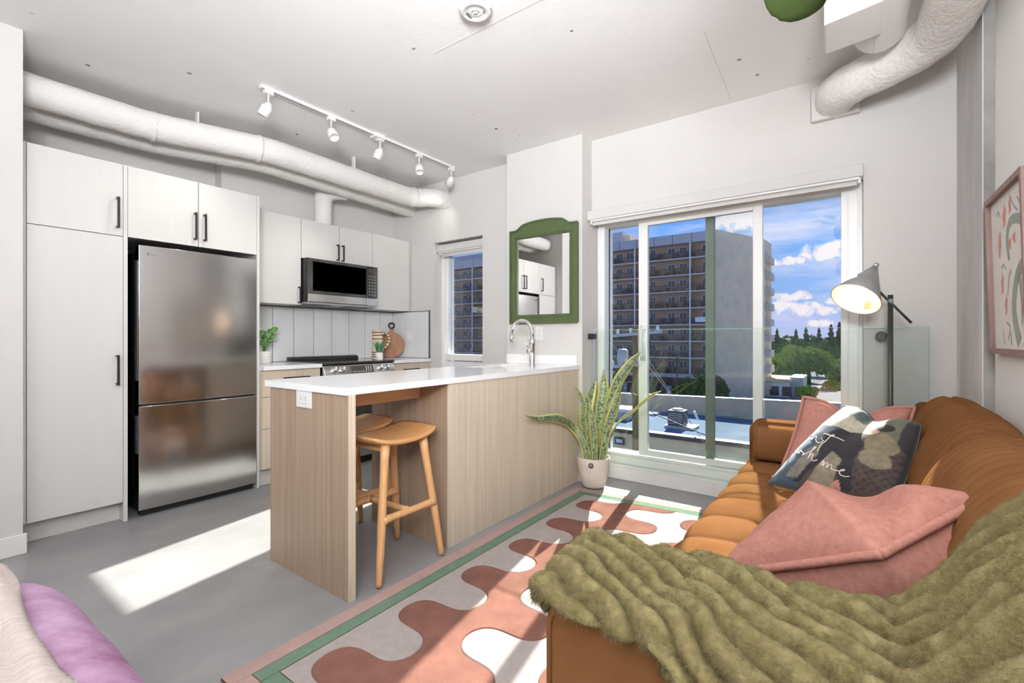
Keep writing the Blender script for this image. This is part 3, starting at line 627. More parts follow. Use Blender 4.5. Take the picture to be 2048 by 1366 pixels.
# living side duct and supply drum
ZR = 2.575
t = thing('air_duct', 'thick white air duct curving from the wall above the balcony door to the east wall', 'duct', (0, 3.2, ZR), 'white wrapped ducts under the ceiling')
wrinkled([(-.085, 3.51, ZR+.005), (-.08, 3.42, ZR), (-.055, 3.32, ZR-.01), (.02, 3.23, ZR-.02), (.15, 3.14, ZR-.02), (.26, 3.04, ZR-.02), (.325, 2.92, ZR-.02), (.345, 2.75, ZR-.02), (.345, 2.4, ZR-.02), (.34, 1.6, ZR-.02), (.34, .6, ZR-.02)], .108, n=28, seed=3).build('duct_wrap', 'duct', t, smooth=True, ang=80)
MB().box(-.212, .035, 3.455, 3.50, 2.472, 2.69).build('wall_flange', 'wall', t, bevel=.008)
t = thing('supply_diffuser', 'white square-sided air diffuser box on a short round duct by the ceiling', 'vent', (.05, 2.6, 2.5))
MB().tube([(.105, 2.90, 2.62), (.105, 1.2, 2.62)], .103, 32).build('round_duct', 'wall_white', t, smooth=True, bevel=.006)
MB().box(.083, .127, 1.25, 2.89, 2.514, 2.518).build('seam', 'wall_white', t)
MB().prism([(-.098, 2.47), (.10, 2.43), (.10, 2.69), (-.108, 2.73)], 2.50, ZC, 2).build('box', 'wall_white', t, bevel=.003)
MB().prism([(-.102, 2.468), (-.098, 2.468), (-.108, 2.732), (-.112, 2.732)], 2.497, ZC, 2).build('corner_bead', 'white_plastic', t)
# ------------------------------------------------------------------ ceiling lights
tr = thing('track_light', 'white ceiling track with five small spotlights over the kitchen', 'light', (-3.05, 2.37, ZC))
MB().box(-3.067, -3.033, 1.478, 3.266, ZC-.020, ZC).build('rail', 'white_plastic', tr, bevel=.002)
MB().box(-3.053, -3.047, 1.49, 3.26, ZC-.021, ZC-.019).build('slot', 'dark_grey', tr)
box(-3.085, -3.015, 2.345, 2.44, ZC-.034, ZC).build('power_feed', 'white_plastic', tr, bevel=.004)
for k, (y, ax, on) in enumerate([(1.53, (-.35, -.35, -.9), 0), (1.98, (.55, -.05, -.75), 1), (2.415, (-.35, -.2, -.9), 0), (2.83, (.35, -.25, -.85), 1), (3.236, (-.75, .2, -.7), 0)]):
    h = MB().box(-3.066, -3.034, y-.028, y+.028, ZC-.045, ZC-.018).tube([(-3.05, y, ZC-.045), (-3.05, y, ZC-.10)], .0055, 10).build('spotlight', 'white_plastic', tr, bevel=.002)
    a = Vector(ax).normalized(); c = Vector((-3.05, y, ZC-.115))
    MB().lathe([(0, -.008), (.016, -.008), (.024, .012), (.0335, .024), (.0345, .090), (.031, .090), (.029, .075)], c-a*.01, 24, axis=a).build('lamp_head', 'white_plastic', h, smooth=True, ang=50)
    MB().lathe([(0, .074), (.029, .074)], c-a*.01, 20, axis=a).build('lens', 'bulb' if on else 'white_plastic', h)
    if True:
        ld = bpy.data.lights.new('spot', 'SPOT'); lo = bpy.data.objects.new('spot_lamp', ld); COL.objects.link(lo); lo.parent = tr
        ld.energy = (14 if k == 0 else 24) if k < 4 else 5; ld.spot_size = math.radians(90); ld.spot_blend = .8; ld.shadow_soft_size = .025; ld.color = (1, .94, .85)
        lo.location = c+a*.09-Vector(tr.location); lo.rotation_euler = a.to_track_quat('-Z', 'Y').to_euler()
sd = thing('smoke_detector', 'round white smoke detector on the ceiling', 'detector', (-1.485, 1.745, ZC))
C0 = Vector((-1.485, 1.745, ZC))
MB().lathe([(.082, 0), (.082, -.014), (.074, -.03), (.056, -.036), (.054, -.033), (.030, -.030), (.024, -.034), (.018, -.034), (.016, -.026), (0, -.026)], C0, 40).build('housing', 'white_plastic', sd, smooth=True, ang=35)
MB().lathe([(.012, -.024), (.012, -.036), (.0, -.036)], C0, 16).build('test_button', 'white_ceramic', sd, smooth=True, ang=35)
dm = MB()
for k in range(4): dm.lathe([(.0028, -.0345), (0, -.0352)], C0+Vector((.042*math.cos(.3+k*.14), .042*math.sin(.3+k*.14), .0008*k)), 8)
dm.bar(C0+Vector((.062, .038, -.0285)), C0+Vector((.074, .026, -.0255)), .004)
for k in range(9): dm.bar(C0+Vector((-.030-.001*k, -.022+.0055*k, -.0318)), C0+Vector((-.046-.0006*k, -.022+.0055*k, -.0328)), .0022, .001)
dm.build('sensor_slots', 'dark_grey', sd)

# ------------------------------------------------------------------ mirror, art, floor lamp
mi = thing('mirror', 'arched green wood-framed mirror on the white pier above the sink', 'mirror', (-2.085, 3.33, 1.257))
X0, X1, Z0, Z1 = -2.412, -1.76, 1.257, 2.048
def arch(x, z1, k):       # top outline of the frame: flat shoulders, a short ogee, then a dome
    t = (x-X0)/(X1-X0); b = max(0, 1-abs(2*t-1)/.80); e = .062*(.42*min(1, b/.30)**2*(3-2*min(1, b/.30))+.58*(1-(1-b)**2.2))
    return z1+k*e
n = 36; fo = [(X0+(X1-X0)*i/n) for i in range(n+1)]
W_ = .070
def ring(x0, x1, z0, ztop, ya, yb, w, m, name, par, arched, follow=False):
    mb = MB(); xs = [x0+(x1-x0)*i/n for i in range(n+1)]
    top = [arch(X0+(x-x0)/(x1-x0)*(X1-X0), ztop, 1.0 if arched else 0) for x in xs]
    lo = [(t_-w if follow else ztop-w) for t_ in top]
    for i in range(n):
        vs = [(xs[i], yb, lo[i]), (xs[i+1], yb, lo[i+1]), (xs[i+1], yb, top[i+1]), (xs[i], yb, top[i]), (xs[i], ya, lo[i]), (xs[i+1], ya, lo[i+1]), (xs[i+1], ya, top[i+1]), (xs[i], ya, top[i])]
        mb.add(vs, [(4, 5, 6, 7), (3, 2, 6, 7), (0, 1, 5, 4), (0, 1, 2, 3)]+([(0, 3, 7, 4)] if i == 0 else [])+([(1, 2, 6, 5)] if i == n-1 else []))
    mb.box(x0, x0+w, ya, yb, z0, ztop-w).box(x1-w, x1, ya, yb, z0, ztop-w).box(x0+w, x1-w, ya, yb, z0, z0+w)
    return mb.build(name, m, par)
ring(X0, X1, Z0, Z1, 3.300, 3.329, W_, 'green_paint', 'frame', mi, True)
ring(X0-.006, X1+.006, Z0-.006, Z1+.006, 3.292, 3.302, .014, 'green_paint', 'outer_moulding', mi, True, True)
ring(X0+W_-.022, X1-W_+.022, Z0+W_-.022, Z1-W_+.022, 3.294, 3.302, .012, 'green_paint', 'inner_moulding', mi, False)
box(X0+W_-.004, X1-W_+.004, 3.314, 3.326, Z0+W_-.004, Z1-W_+.004).build('mirror_glass', 'mirror', mi)
at_ = thing('framed_print', 'pink-framed folk print of flowers and a long green animal on the right wall', 'picture', (.485, 2.5, 1.066))
def LX(z): return .492-(z-1.066)/(1.704-1.066)*.016
A0, A1, B0, B1 = 2.26, 2.80, 1.066, 1.704
def lean(mb): mb.v = [(v[0]+LX(v[2]), v[1], v[2]) for v in mb.v]; return mb
lean(MB().box(-.026, .002, A0, A0+.022, B0, B1).box(-.026, .002, A1-.022, A1, B0, B1).box(-.026, .002, A0+.022, A1-.022, B0, B0+.022).box(-.026, .002, A0+.022, A1-.022, B1-.022, B1)).build('frame', 'frame_pink', at_, bevel=.001)
lean(MB().box(-.008, .0, A0+.02, A1-.02, B0+.02, B1-.02)).build('paper', 'paper', at_)
def art_blob(name, m, px, py, w, h, petals=5, rot=0.0, amp=.35):
    c = AX(px, py, .478); mb = MB(); nn = 36; vs = []
    for k in range(nn):
        a = 2*math.pi*k/nn; r = 1+amp*math.cos(petals*a); yy, zz = w*r*math.cos(a), h*r*math.sin(a)
        vs.append((-.0086, c.y+yy*math.cos(rot)-zz*math.sin(rot), c.z+yy*math.sin(rot)+zz*math.cos(rot)))
    mb.add(vs, [tuple(range(nn))]); return lean(mb).build(name, m, at_, recalc=False)
def art_stroke(name, m, pts, w):
    P = smooth_path([AX(x, y, .478) for x, y in pts], 6); mb = MB(); vs = []
    for i, p in enumerate(P):
        d = P[min(i+1, len(P)-1)]-P[max(i-1, 0)]; nn = Vector((0, d.z, -d.y)).normalized()
        ww = (w[0]+(w[1]-w[0])*i/(len(P)-1)) if isinstance(w, tuple) else w
        for s_ in (-1, 1): q_ = p+nn*ww*s_; vs.append((-.0088, q_.y, q_.z))
    mb.add(vs, [(2*i, 2*i+1, 2*i+3, 2*i+2) for i in range(len(P)-1)]); return lean(mb).build(name, m, at_, recalc=False)
for px, py, w, h, pt in [(2014, 433, .022, .042, 5), (2026, 407, .018, .034, 5), (2003, 490, .020, .050, 6), (2023, 487, .022, .020, 3), (2032, 474, .020, .018, 3), (2006, 568, .018, .040, 5), (2012, 610, .016, .038, 5), (2045, 615, .02, .03, 5)]:
    art_blob('flower', 'art_red', px, py, w, h, pt, .2, .22)
art_stroke('green_animal', 'art_green', [(2021, 520), (2018, 480), (2024, 446), (2036, 436), (2048, 440), (2058, 470), (2052, 515), (2038, 545), (2030, 580), (2027, 620), (2031, 660), (2036, 685)], (.014, .030))
art_stroke('leg', 'art_green', [(2040, 545), (2043, 600), (2042, 650)], (.016, .006))
art_stroke('olive_stem', 'art_olive', [(2016, 590), (2019, 556), (2024, 540)], .008)
for pts in ([(1999, 432), (2003, 424), (2006, 433)], [(2005, 535), (2010, 530), (2014, 538)], [(2014, 680), (2018, 655), (2012, 645)], [(2020, 690), (2019, 665)], [(2004, 660), (2007, 690)], [(2041, 392), (2047, 402), (2052, 388)], [(2043, 690), (2047, 684)], [(2030, 400), (2035, 412), (2042, 420)]):
    art_stroke('blue_sprig', 'art_blue', pts, .0045)
lp = thing('floor_lamp', 'dark green floor lamp with a tilted cone shade, lit, in the window corner', 'lamp', (.166, 3.30, 0))
PB = Vector((.166, 3.30, 0))
MB().lathe([(.13, 0), (.13, .012), (.125, .018), (.02, .020), (0, .020)], PB, 36).build('base', 'lamp_green', lp, smooth=True, ang=40)
MB().tube([PB+Vector((0, 0, .018)), PB+Vector((0, 0, 1.366))], .0125, 14).build('pole', 'lamp_green', lp, smooth=True, ang=50)
AP = Vector((.1006, 3.28, 1.525)); AXS = Vector((-.3612, -.5522, -.7513)).normalized(); LL, RR = .249, .119
arm_b = AY(1823, 646, 3.285); arm_a = AP+AXS*.12+(arm_b-AP)*.10
MB().tube([AY(1750, 575, 3.285), arm_b], .0065, 12).build('arm', 'lamp_green', lp, smooth=True, ang=50)
MB().tube([PB+Vector((0, -.022, 1.333)), PB+Vector((0, .014, 1.333))], .012, 16).build('pivot', 'lamp_green', lp, smooth=True, bevel=.001)
MB().lathe([(.012, 0), (RR, LL), (RR-.0015, LL+.001), (.010, .010), (0, .004)], AP, 48, axis=AXS).build('shade', 'lamp_grey', lp, smooth=True, ang=60)
MB().lathe([(.013, .022), (RR-.003, LL-.0005)], AP, 48, axis=AXS, caps=False).build('shade_lining', 'lamp_inner', lp, smooth=True)
MB().lathe([(.006, -.02), (.014, -.016), (.014, 0.004), (0, .006)], AP, 16, axis=AXS).build('cap', 'steel_bright', lp, smooth=True, ang=50)
MB().lathe([(.012, .04), (.013, .085), (.022, .105), (.030, .13), (.027, .155), (.012, .170), (0, .172)], AP, 20, axis=AXS).build('bulb', 'bulb_warm', lp, smooth=True)
e1 = AXS.cross(Vector((0, 0, 1))).normalized(); e2 = AXS.cross(e1)
def on_cone(f, a): r = (.013+(RR-.016)*f)-.0012; return AP+AXS*(.022+(LL-.0225)*f)+(e1*math.cos(a)+e2*math.sin(a))*r
def cone_patch(f0, f1, a0, a1): mb = MB(); mb.grid(3, 4, lambda u, v: on_cone(f0+(f1-f0)*u, a0+(a1-a0)*v)); return mb
# warning sticker inside the shade: find the side that faces down
best = max(range(64), key=lambda k: -(on_cone(.8, k*math.pi/32)).z); ab = best*math.pi/32
mat('sticker', (.70, .50, .33), .7); mat('sticker_ink', (.42, .22, .12), .7)
cone_patch(.72, .90, ab-.2, ab+.22).build('sticker', 'sticker', lp, recalc=False)
sl = MB(); 
def on2(f, a): p = on_cone(f, a); return p-((e1*math.cos(a)+e2*math.sin(a))*.0006)
for k in range(4):
    sl.grid(1, 4, lambda u, v, k=k: on2(.745+k*.038+u*.012, ab-.17+.34*v*(1 if k % 2 else .8)))
sl.build('sticker_print', 'sticker_ink', lp, recalc=False)
ld = bpy.data.lights.new('lamp_bulb', 'POINT'); lo = bpy.data.objects.new('lamp_bulb', ld); COL.objects.link(lo); lo.parent = lp
ld.energy = .42; ld.color = (1, .74, .48); ld.shadow_soft_size = .03; lo.location = AP+AXS*.205-Vector(lp.location)

# ------------------------------------------------------------------ counter things
def lathe_obj(name, prof, c, m, par, n=28, ang=40): return MB().lathe(prof, c, n).build(name, m, par, smooth=True, ang=ang)
def leafmesh(path, width, side, nseg=10, cup=.15, mb=None, wav=0):
    P = smooth_path(path, max(2, nseg//max(1, len(path)-1))); mb = mb or MB(); L = len(P)-1; nrm = None
    def f(u, v):
        i = min(L, int(round(u*L))); p = P[i]; d = (P[min(i+1, L)]-P[max(i-1, 0)]).normalized()
        s0 = Vector(side); s1 = (s0-d*s0.dot(d)).normalized(); nn = d.cross(s1)
        w = width(u); x = (v-.5)*2
        return p+s1*x*w/2+nn*(cup*w*(x*x-.4)+wav*math.sin(u*9))
    return mb.grid(L, 4, f)
zz = thing('potted_plant', 'small potted plant with round green leaves in a white pot beside the fridge panel', 'plant', (-4.0, 1.965, .915))
c = Vector((-4.0, 1.965, .9155))
lathe_obj('pot', [(.046, 0), (.054, .006), (.056, .10), (.052, .104), (.050, .10), (.046, .085), (0, .085)], c, 'white_ceramic', zz)
for k in range(4): MB().lathe([(.0545, .018+k*.02), (.0568, .022+k*.02), (.0545, .026+k*.02)], c, 28).build('pot_rib', 'white_ceramic', zz, smooth=True)
random.seed(3)
for (px, py, sz) in [(533, 689, .05), (528, 664+10, .05), (545, 665, .045), (537, 668, .05), (549, 662, .035), (526, 680, .045), (541, 677, .05), (530, 695, .045), (522, 690, .05), (536, 683, .05), (520, 672, .045)]:
    p = AX(px, py, -4.0+random.uniform(-.03, .03)); b0 = c+Vector((random.uniform(-.015, .015), random.uniform(-.015, .015), .09))
    stem = MB().tube(smooth_path([b0, b0+(p-b0)*.5+Vector((0, 0, .03)), p], 4), .003, 6).build('stem', 'leaf_green', zz, smooth=True)
    dv = (p-b0).normalized(); tip = p+Vector((dv.x*.5, dv.y*.8+random.uniform(-.3, .5), .45)).normalized()*sz*1.15
    o = leafmesh([p, p+(tip-p)*.5+Vector((0, 0, .006)), tip], lambda u, s=sz: s*.95*math.sin(math.pi*min(.985, max(0.03, u*.94+.03)))**.6, (.43, .9, random.uniform(-.5, .5)), 8).build('leaf', 'leaf_green', zz, smooth=True, recalc=False)
gp = thing('potted_grass', 'tiny tuft of green grass in a small white pot in front of the striped pitcher', 'plant', (-3.85, 3.04, .915))
c = Vector((-3.85, 3.035, .9155))
lathe_obj('pot', [(.034, 0), (.037, .004), (.038, .068), (.035, .070), (.033, .060), (0, .058)], c, 'white_ceramic', gp)
for k in range(46):
    a = random.uniform(0, 6.28); r = random.uniform(.0, .022); sp_ = random.uniform(.02, .092); h = random.uniform(.085, .14)
    p0 = c+Vector((r*math.cos(a), r*math.sin(a), .055)); p2 = c+Vector((sp_*math.cos(a), sp_*math.sin(a), .06+h)); p1 = p0+(p2-p0)*.55+Vector((0, 0, .015))
    leafmesh([p0, p1, p2], lambda u: .014*(1-u*.85), (-math.sin(a), math.cos(a), 0), 4).build('blade', 'leaf_grass', gp, smooth=True, recalc=False)
pi_ = thing('pitcher', 'cream clay pitcher with dark stripes and a looped handle', 'pitcher', (-4.0, 3.135, .915))
c = Vector((-4.0, 3.135, .9155))
prof = [(.050, 0), (.056, .004), (.057, .10), (.054, .20), (.052, .26), (.055, .285), (.060, .298), (.056, .300), (.050, .285), (.046, .20), (0, .19)]
lathe_obj('body', prof, c, 'cream_clay', pi_)
def pr(z):
    for (r0, z0), (r1, z1) in zip(prof[1:7], prof[2:8]):
        if z0 <= z <= z1: return r0+(r1-r0)*(z-z0)/(z1-z0)
    return .055
for z in (.022, .045, .068, .205, .243, .272): MB().lathe([(pr(z-.004)+.0004, z-.004), (pr(z)+.001, z), (pr(z+.004)+.0004, z+.004)], c, 28).build('stripe', 'dark_clay', pi_, smooth=True)
hp = smooth_path([c+Vector((.015, .045, .265)), c+Vector((.03, .085, .262)), c+Vector((.04, .112, .225)), c+Vector((.04, .113, .175)), c+Vector((.03, .085, .125)), c+Vector((.015, .05, .10))], 6)
MB().tube(hp, .012, 12).build('loop_handle', 'cream_clay', pi_, smooth=True)
for i in range(3, len(hp)-2, 4): MB().tube([hp[i], hp[i]+(hp[i+1]-hp[i]).normalized()*.008], .0128, 12).build('stripe', 'dark_clay', pi_, smooth=True, ang=50)
cb = thing('cutting_board', 'round wooden cutting board with a ring handle leaning in the tiled corner', 'cutting board', (-4.02, 3.44, .915))
bb = MB(); pts = []
for k in range(49):
    a = math.pi/2-.24-k*(2*math.pi-.48)/48; pts.append((.142*math.cos(a), .142+.142*math.sin(a)))
neck = [(-.021, .288), (-.019, .325)]+[(.036*math.cos(a)*1.0, .355+.036*math.sin(a)) for a in [math.radians(235-k*290/16) for k in range(17)]]+[(.019, .325), (.021, .288)]
outer = pts+neck
th_ = .016
def bpos(a, b, d):
    k = .7071; back = b*.15+d*.988; return (-4.055+a*k-back*k, 3.355+a*k+back*k, .9165+b*.985-d*.15)
nO = len(outer); hole = [(.022*math.cos(2*math.pi*k/20), .355+.022*math.sin(2*math.pi*k/20)) for k in range(20)]
import bmesh
def holed(outer, hole, posf, th):
    bm = bmesh.new(); vo = [bm.verts.new((a, b, 0)) for a, b in outer]; vh = [bm.verts.new((a, b, 0)) for a, b in hole]
    ed = [bm.edges.new((vo[i], vo[(i+1) % len(vo)])) for i in range(len(vo))]+[bm.edges.new((vh[i], vh[(i+1) % len(vh)])) for i in range(len(vh))]
    bmesh.ops.triangle_fill(bm, use_beauty=True, edges=ed); bm.verts.index_update()
    tri = [tuple(v.index for v in f.verts) for f in bm.faces]; co = [(v.co.x, v.co.y) for v in bm.verts]; bm.free()
    mb = MB(); n_ = len(co); mb.add([posf(a, b, 0) for a, b in co]+[posf(a, b, th) for a, b in co], tri+[tuple(i+n_ for i in reversed(f)) for f in tri])
    m_ = len(outer)
    mb.f += [(i, (i+1) % m_, n_+(i+1) % m_, n_+i) for i in range(m_)]+[(m_+i, m_+(i+1) % len(hole), n_+m_+(i+1) % len(hole), n_+m_+i) for i in range(len(hole))]
    return mb
holed(outer, hole, bpos, th_).build('board', 'board_wood', cb)
rg_ = MB()
for (ra, rb_) in ((.0215, .0365),):
    nn = 28; vs = []
    for k in range(nn):
        a = 2*math.pi*k/nn
        for r in (ra, rb_): vs.append(bpos(r*math.cos(a), .355+r*math.sin(a), -.0008))
    rg_.add(vs, [(2*k, 2*k+1, (2*k+3) % (2*nn), (2*k+2) % (2*nn)) for k in range(nn)])
rg_.build('dark_ring', 'dark_clay', cb, recalc=False, label='dark stained ring around the hanging hole')

# ------------------------------------------------------------------ bar stools
st = thing('bar_stool', 'oak bar stool nearer the rug, its curved seat half under the counter', 'stool', (-1.905, 1.565, 0), 'oak bar stools at the island')
SC = Vector((-1.905, 1.565, 0))
def seat(u, v, top):
    a = (u-.5)*2; b = (v-.5)*2         # a along y, b along x
    sx_ = .163*(1-.10*a*a-.0*b); sy_ = .213*(1-.05*b*b)
    k = (abs(a)**4+abs(b)**4)**.25; m = max(abs(a), abs(b)); sc = 1 if k < 1e-6 else (m/k)**.28
    z = .645+.030*abs(a)**2.2-.006*(b*b) 
    if not top: z -= .034*(1-.55*max(abs(a), abs(b))**6)
    return SC+Vector((b*sx_*sc, a*sy_*sc, z))
sb = MB(); sb.grid(20, 14, lambda u, v: seat(u, v, True)); o1 = len(sb.v); sb.grid(20, 14, lambda u, v: seat(u, v, False))
rim = [i*15 for i in range(21)]+[20*15+j for j in range(1, 15)]+[i*15+14 for i in range(19, -1, -1)]+[j for j in range(13, 0, -1)]
sb.f += [(rim[i], rim[(i+1) % len(rim)], o1+rim[(i+1) % len(rim)], o1+rim[i]) for i in range(len(rim))]; sb.uv = {}
so = sb.build('seat', 'stool_wood', st, smooth=True, ang=50)
feet = {}
for sx_ in (-1, 1):
    for sy_ in (-1, 1):
        top = SC+Vector((sx_*.115, sy_*.118, .632)); bot = SC+Vector((sx_*.172, sy_*.200, 0.004))
        P = [top.lerp(bot, t_) for t_ in (0, .12, .3, .52, .6, .8, .97, 1)]; feet[(sx_, sy_)] = (top, bot)
        MB().tube(P, [.024, .021, .019, .020, .020, .0175, .0150, .0145], 14).build('leg', 'stool_leg', st, smooth=True, ang=60)
        MB().tube([bot, bot-Vector((0, 0, .004))], .011, 12).build('foot_pad', 'dark_grey', st)
def on_leg(k, z): t_, b_ = feet[k]; return t_.lerp(b_, (t_.z-z)/(t_.z-b_.z))
for sx_ in (-1, 1):
    a, b = on_leg((sx_, -1), .285), on_leg((sx_, 1), .285)
    P = [a.lerp(b, t_) for t_ in (0.0, .08, .18, .5, .82, .92, 1.0)]
    MB().tube(P, [.027, .020, .0175, .017, .0175, .020, .027], 12).build('stretcher', 'stool_leg', st, smooth=True, ang=60)
    a, b = on_leg((-1, sx_), .608), on_leg((1, sx_), .608)
    MB().bar(a, b, .018, .034).build('seat_rail', 'stool_leg', st, bevel=.003)
a = on_leg((-1, -1), .285).lerp(on_leg((-1, 1), .285), .5); b = on_leg((1, -1), .285).lerp(on_leg((1, 1), .285), .5)
MB().tube([a.lerp(b, t_) for t_ in (.03, .15, .5, .85, .97)], [.019, .0165, .016, .0165, .019], 12).build('cross_stretcher', 'stool_leg', st, smooth=True, ang=60)
dup(st, (-2.274, 1.590, 0), 'oak bar stool on the kitchen side, behind the nearer one')

# ------------------------------------------------------------------ rug
rx0, rx1, ry0, ry1 = -1.685, -.14, .690, 3.135
def skew(x, y): return y+(.085*(x-rx0)*max(0, (y-1.6)/(ry1-1.6)))
rug = thing('area_rug', 'pink bordered area rug with rust and cream wavy stripes on the concrete floor', 'rug', ((rx0+rx1)/2, (ry0+ry1)/2, 0))
def rect(x0, x1, y0, y1, z0, z1, nx_=1, ny_=12):
    mb = MB(); mb.grid(nx_, ny_, lambda u, v: (x0+(x1-x0)*u, skew(x0+(x1-x0)*u, y0+(y1-y0)*v), z1)); o = len(mb.v); mb.grid(nx_, ny_, lambda u, v: (x0+(x1-x0)*u, skew(x0+(x1-x0)*u, y0+(y1-y0)*v), z0)); mb.uv = {}
    R = [j for j in range(ny_+1)]+[i*(ny_+1)+ny_ for i in range(1, nx_+1)]+[nx_*(ny_+1)+j for j in range(ny_-1, -1, -1)]+[i*(ny_+1) for i in range(nx_-1, 0, -1)]
    mb.f += [(R[i], R[(i+1) % len(R)], o+R[(i+1) % len(R)], o+R[i]) for i in range(len(R))]; return mb
rect(rx0, rx1, ry0, ry1, .001, .0095).build('backing', 'rug_edge', rug)
def frame_band(name, m, i0, i1, z):
    for (a0, a1, b0, b1) in ((rx0+i0, rx0+i1, ry0+i0, ry1-i0), (rx1-i1, rx1-i0, ry0+i0, ry1-i0), (rx0+i1+.001, rx1-i1-.001, ry0+i0, ry0+i1), (rx0+i1+.001, rx1-i1-.001, ry1-i1, ry1-i0)):
        rect(a0, a1, b0, b1, .009, z).build(name, m, rug, bevel=.002, seg=1)
frame_band('pink_border', 'rug_pink', 0.0, .066, .0125); frame_band('green_band', 'rug_green', .0685, .126, .0128)
fx0, fx1, fy0, fy1 = rx0+.129, rx1-.129, ry0+.129, ry1-.129
P_ = .375; ths = [2*math.pi*i/120 for i in range(-120*3, 120*7)]
def wv(x0, th): return (x0-.125*math.cos(th), 1.335+th/(2*math.pi)*P_+.0285*math.sin(2*th))
bounds = [-1.385+.335*k for k in range(4)]
rows_ = [th for th in ths if fy0-.0005 < wv(0, th)[1] < fy1+.0005]
for k in range(5):
    L_ = (lambda th: (fx0, wv(0, th)[1])) if k == 0 else (lambda th, k=k: wv(bounds[k-1], th))
    R_ = (lambda th: (fx1, wv(0, th)[1])) if k == 4 else (lambda th, k=k: wv(bounds[k], th))
    zt = .0138 if k % 2 else .0130; mb = MB(); vs = []
    def nrm2(f, th):
        a, b = f(th-.05), f(th+.05); l = math.hypot(b[0]-a[0], b[1]-a[1]); return ((b[1]-a[1])/l, -(b[0]-a[0])/l)
    for th in rows_:
        l, r = L_(th), R_(th); nl, nr = nrm2(L_, th), nrm2(R_, th)
        for q_, z in (((l[0]+nl[0]*.0012, l[1]+nl[1]*.0012), .0093), ((l[0]+nl[0]*.0042, l[1]+nl[1]*.0042), zt), ((r[0]-nr[0]*.0042, r[1]-nr[1]*.0042), zt), ((r[0]-nr[0]*.0012, r[1]-nr[1]*.0012), .0093)):
            vs.append((q_[0], skew(q_[0], q_[1]), z))
    mb.add(vs, [(4*i+j, 4*i+j+1, 4*i+j+5, 4*i+j+4) for i in range(len(rows_)-1) for j in range(3)])
    mb.build('rust_stripe' if k % 2 else 'cream_stripe', 'rug_rust' if k % 2 else 'rug_cream', rug)

# ------------------------------------------------------------------ snake plant
sp = thing('snake_plant', 'tall potted snake plant in a speckled stone pot by the balcony door', 'plant', (-1.60, 3.255, 0))
c = Vector((-1.60, 3.262, 0))
lathe_obj('pot', [(.080, .006), (.088, .02), (.110, .09), (.122, .17), (.1245, .225), (.121, .232), (.116, .226), (.112, .19), (0, .185)], c, 'pot', sp, 40, 50)
lathe_obj('pot_foot', [(.078, 0), (.080, .007), (0, .007)], c, 'dark_grey', sp)
lathe_obj('soil', [(.111, .187), (.06, .192), (0, .19)], c, 'soil', sp)
fd = Vector((.30, -.95, 0)).normalized(); sd_ = Vector((0, 0, 1)).cross(fd)
pc = c+fd*.124+Vector((0, 0, .188))
mat('badge_dark', (.035, .03, .028), .5)
MB().tube([pc-fd*.004, pc+fd*.0012], .020, 24).build('pot_sticker', 'badge_dark', sp)
em = MB()
for a in (.6, 1.57, 2.54): em.bar(pc+fd*.0018+Vector((0, 0, -.003)), pc+fd*.0018+sd_*(.010*math.cos(a))+Vector((0, 0, -.003+.013*math.sin(a))), .0032, .0006, up=fd)
for k in range(16):
    a = k*math.pi/8; em.bar(pc+fd*.0016+sd_*.0155*math.cos(a)+Vector((0, 0, .0155*math.sin(a))), pc+fd*.0016+sd_*.0155*math.cos(a+.25)+Vector((0, 0, .0155*math.sin(a+.25))), .001, .0005, up=fd)
em.build('sticker_print', 'white_plastic', sp)
camdir = Vector((.9, .35, 0))
LV = [([(1196, 918), (1200, 855), (1206, 795), (1208, 738)], 3.29, 3.33, .075, (.9, .4, 0)),
      ([(1182, 918), (1172, 860), (1178, 805), (1192, 758)], 3.30, 3.36, .070, (.8, -.2, .1)),
      ([(1186, 920), (1176, 872), (1171, 830), (1175, 786)], 3.24, 3.22, .078, (.85, .45, 0)),
      ([(1174, 918), (1163, 880), (1146, 855), (1128, 841), (1108, 836), (1078, 838), (1051, 831)], 3.22, 3.10, .050, (.15, .9, .7)),
      ([(1197, 918), (1213, 842), (1231, 775), (1256, 733), (1281, 704)], 3.26, 3.20, .058, (.7, .3, -.5)),
      ([(1203, 918), (1214, 862), (1230, 812), (1242, 763)], 3.22, 3.18, .050, (.9, .35, 0)),
      ([(1204, 910), (1232, 853), (1266, 822), (1298, 796), (1322, 782)], 3.30, 3.12, .040, (.3, .5, .6)),
      ([(1180, 905), (1172, 830), (1163, 795), (1148, 768)], 3.22, 3.10, .022, (.8, .4, .2)),
      ([(1180, 920), (1170, 895), (1160, 872), (1150, 850)], 3.20, 3.17, .040, (.8, .5, .2)),
      ([(1190, 920), (1188, 880), (1185, 845), (1180, 812)], 3.20, 3.16, .042, (.8, .5, 0))]
for pts, y0, y1, w, side in LV:
    P = [AY(x, y, y0+(y1-y0)*i/(len(pts)-1)) for i, (x, y) in enumerate(pts)]
    if pts[-1][0] == 1051: P = P[:3]+[AX(x, y, -1.715+.012*i) for i, (x, y) in enumerate(pts[3:])]
    P[0] = Vector((P[0].x, P[0].y, .186)); w *= 1.28
    o = leafmesh(P, lambda u, w=w: w*(.62+.38*math.sin(min(1, u*1.6)*math.pi/2))*(1-max(0, (u-.55)/.45)**2.0)+.002, side, 24, .22, wav=.004).build('leaf', 'snake', sp, smooth=True, recalc=False)
    sm_ = o.modifiers.new('solid', 'SOLIDIFY'); sm_.thickness = .0035

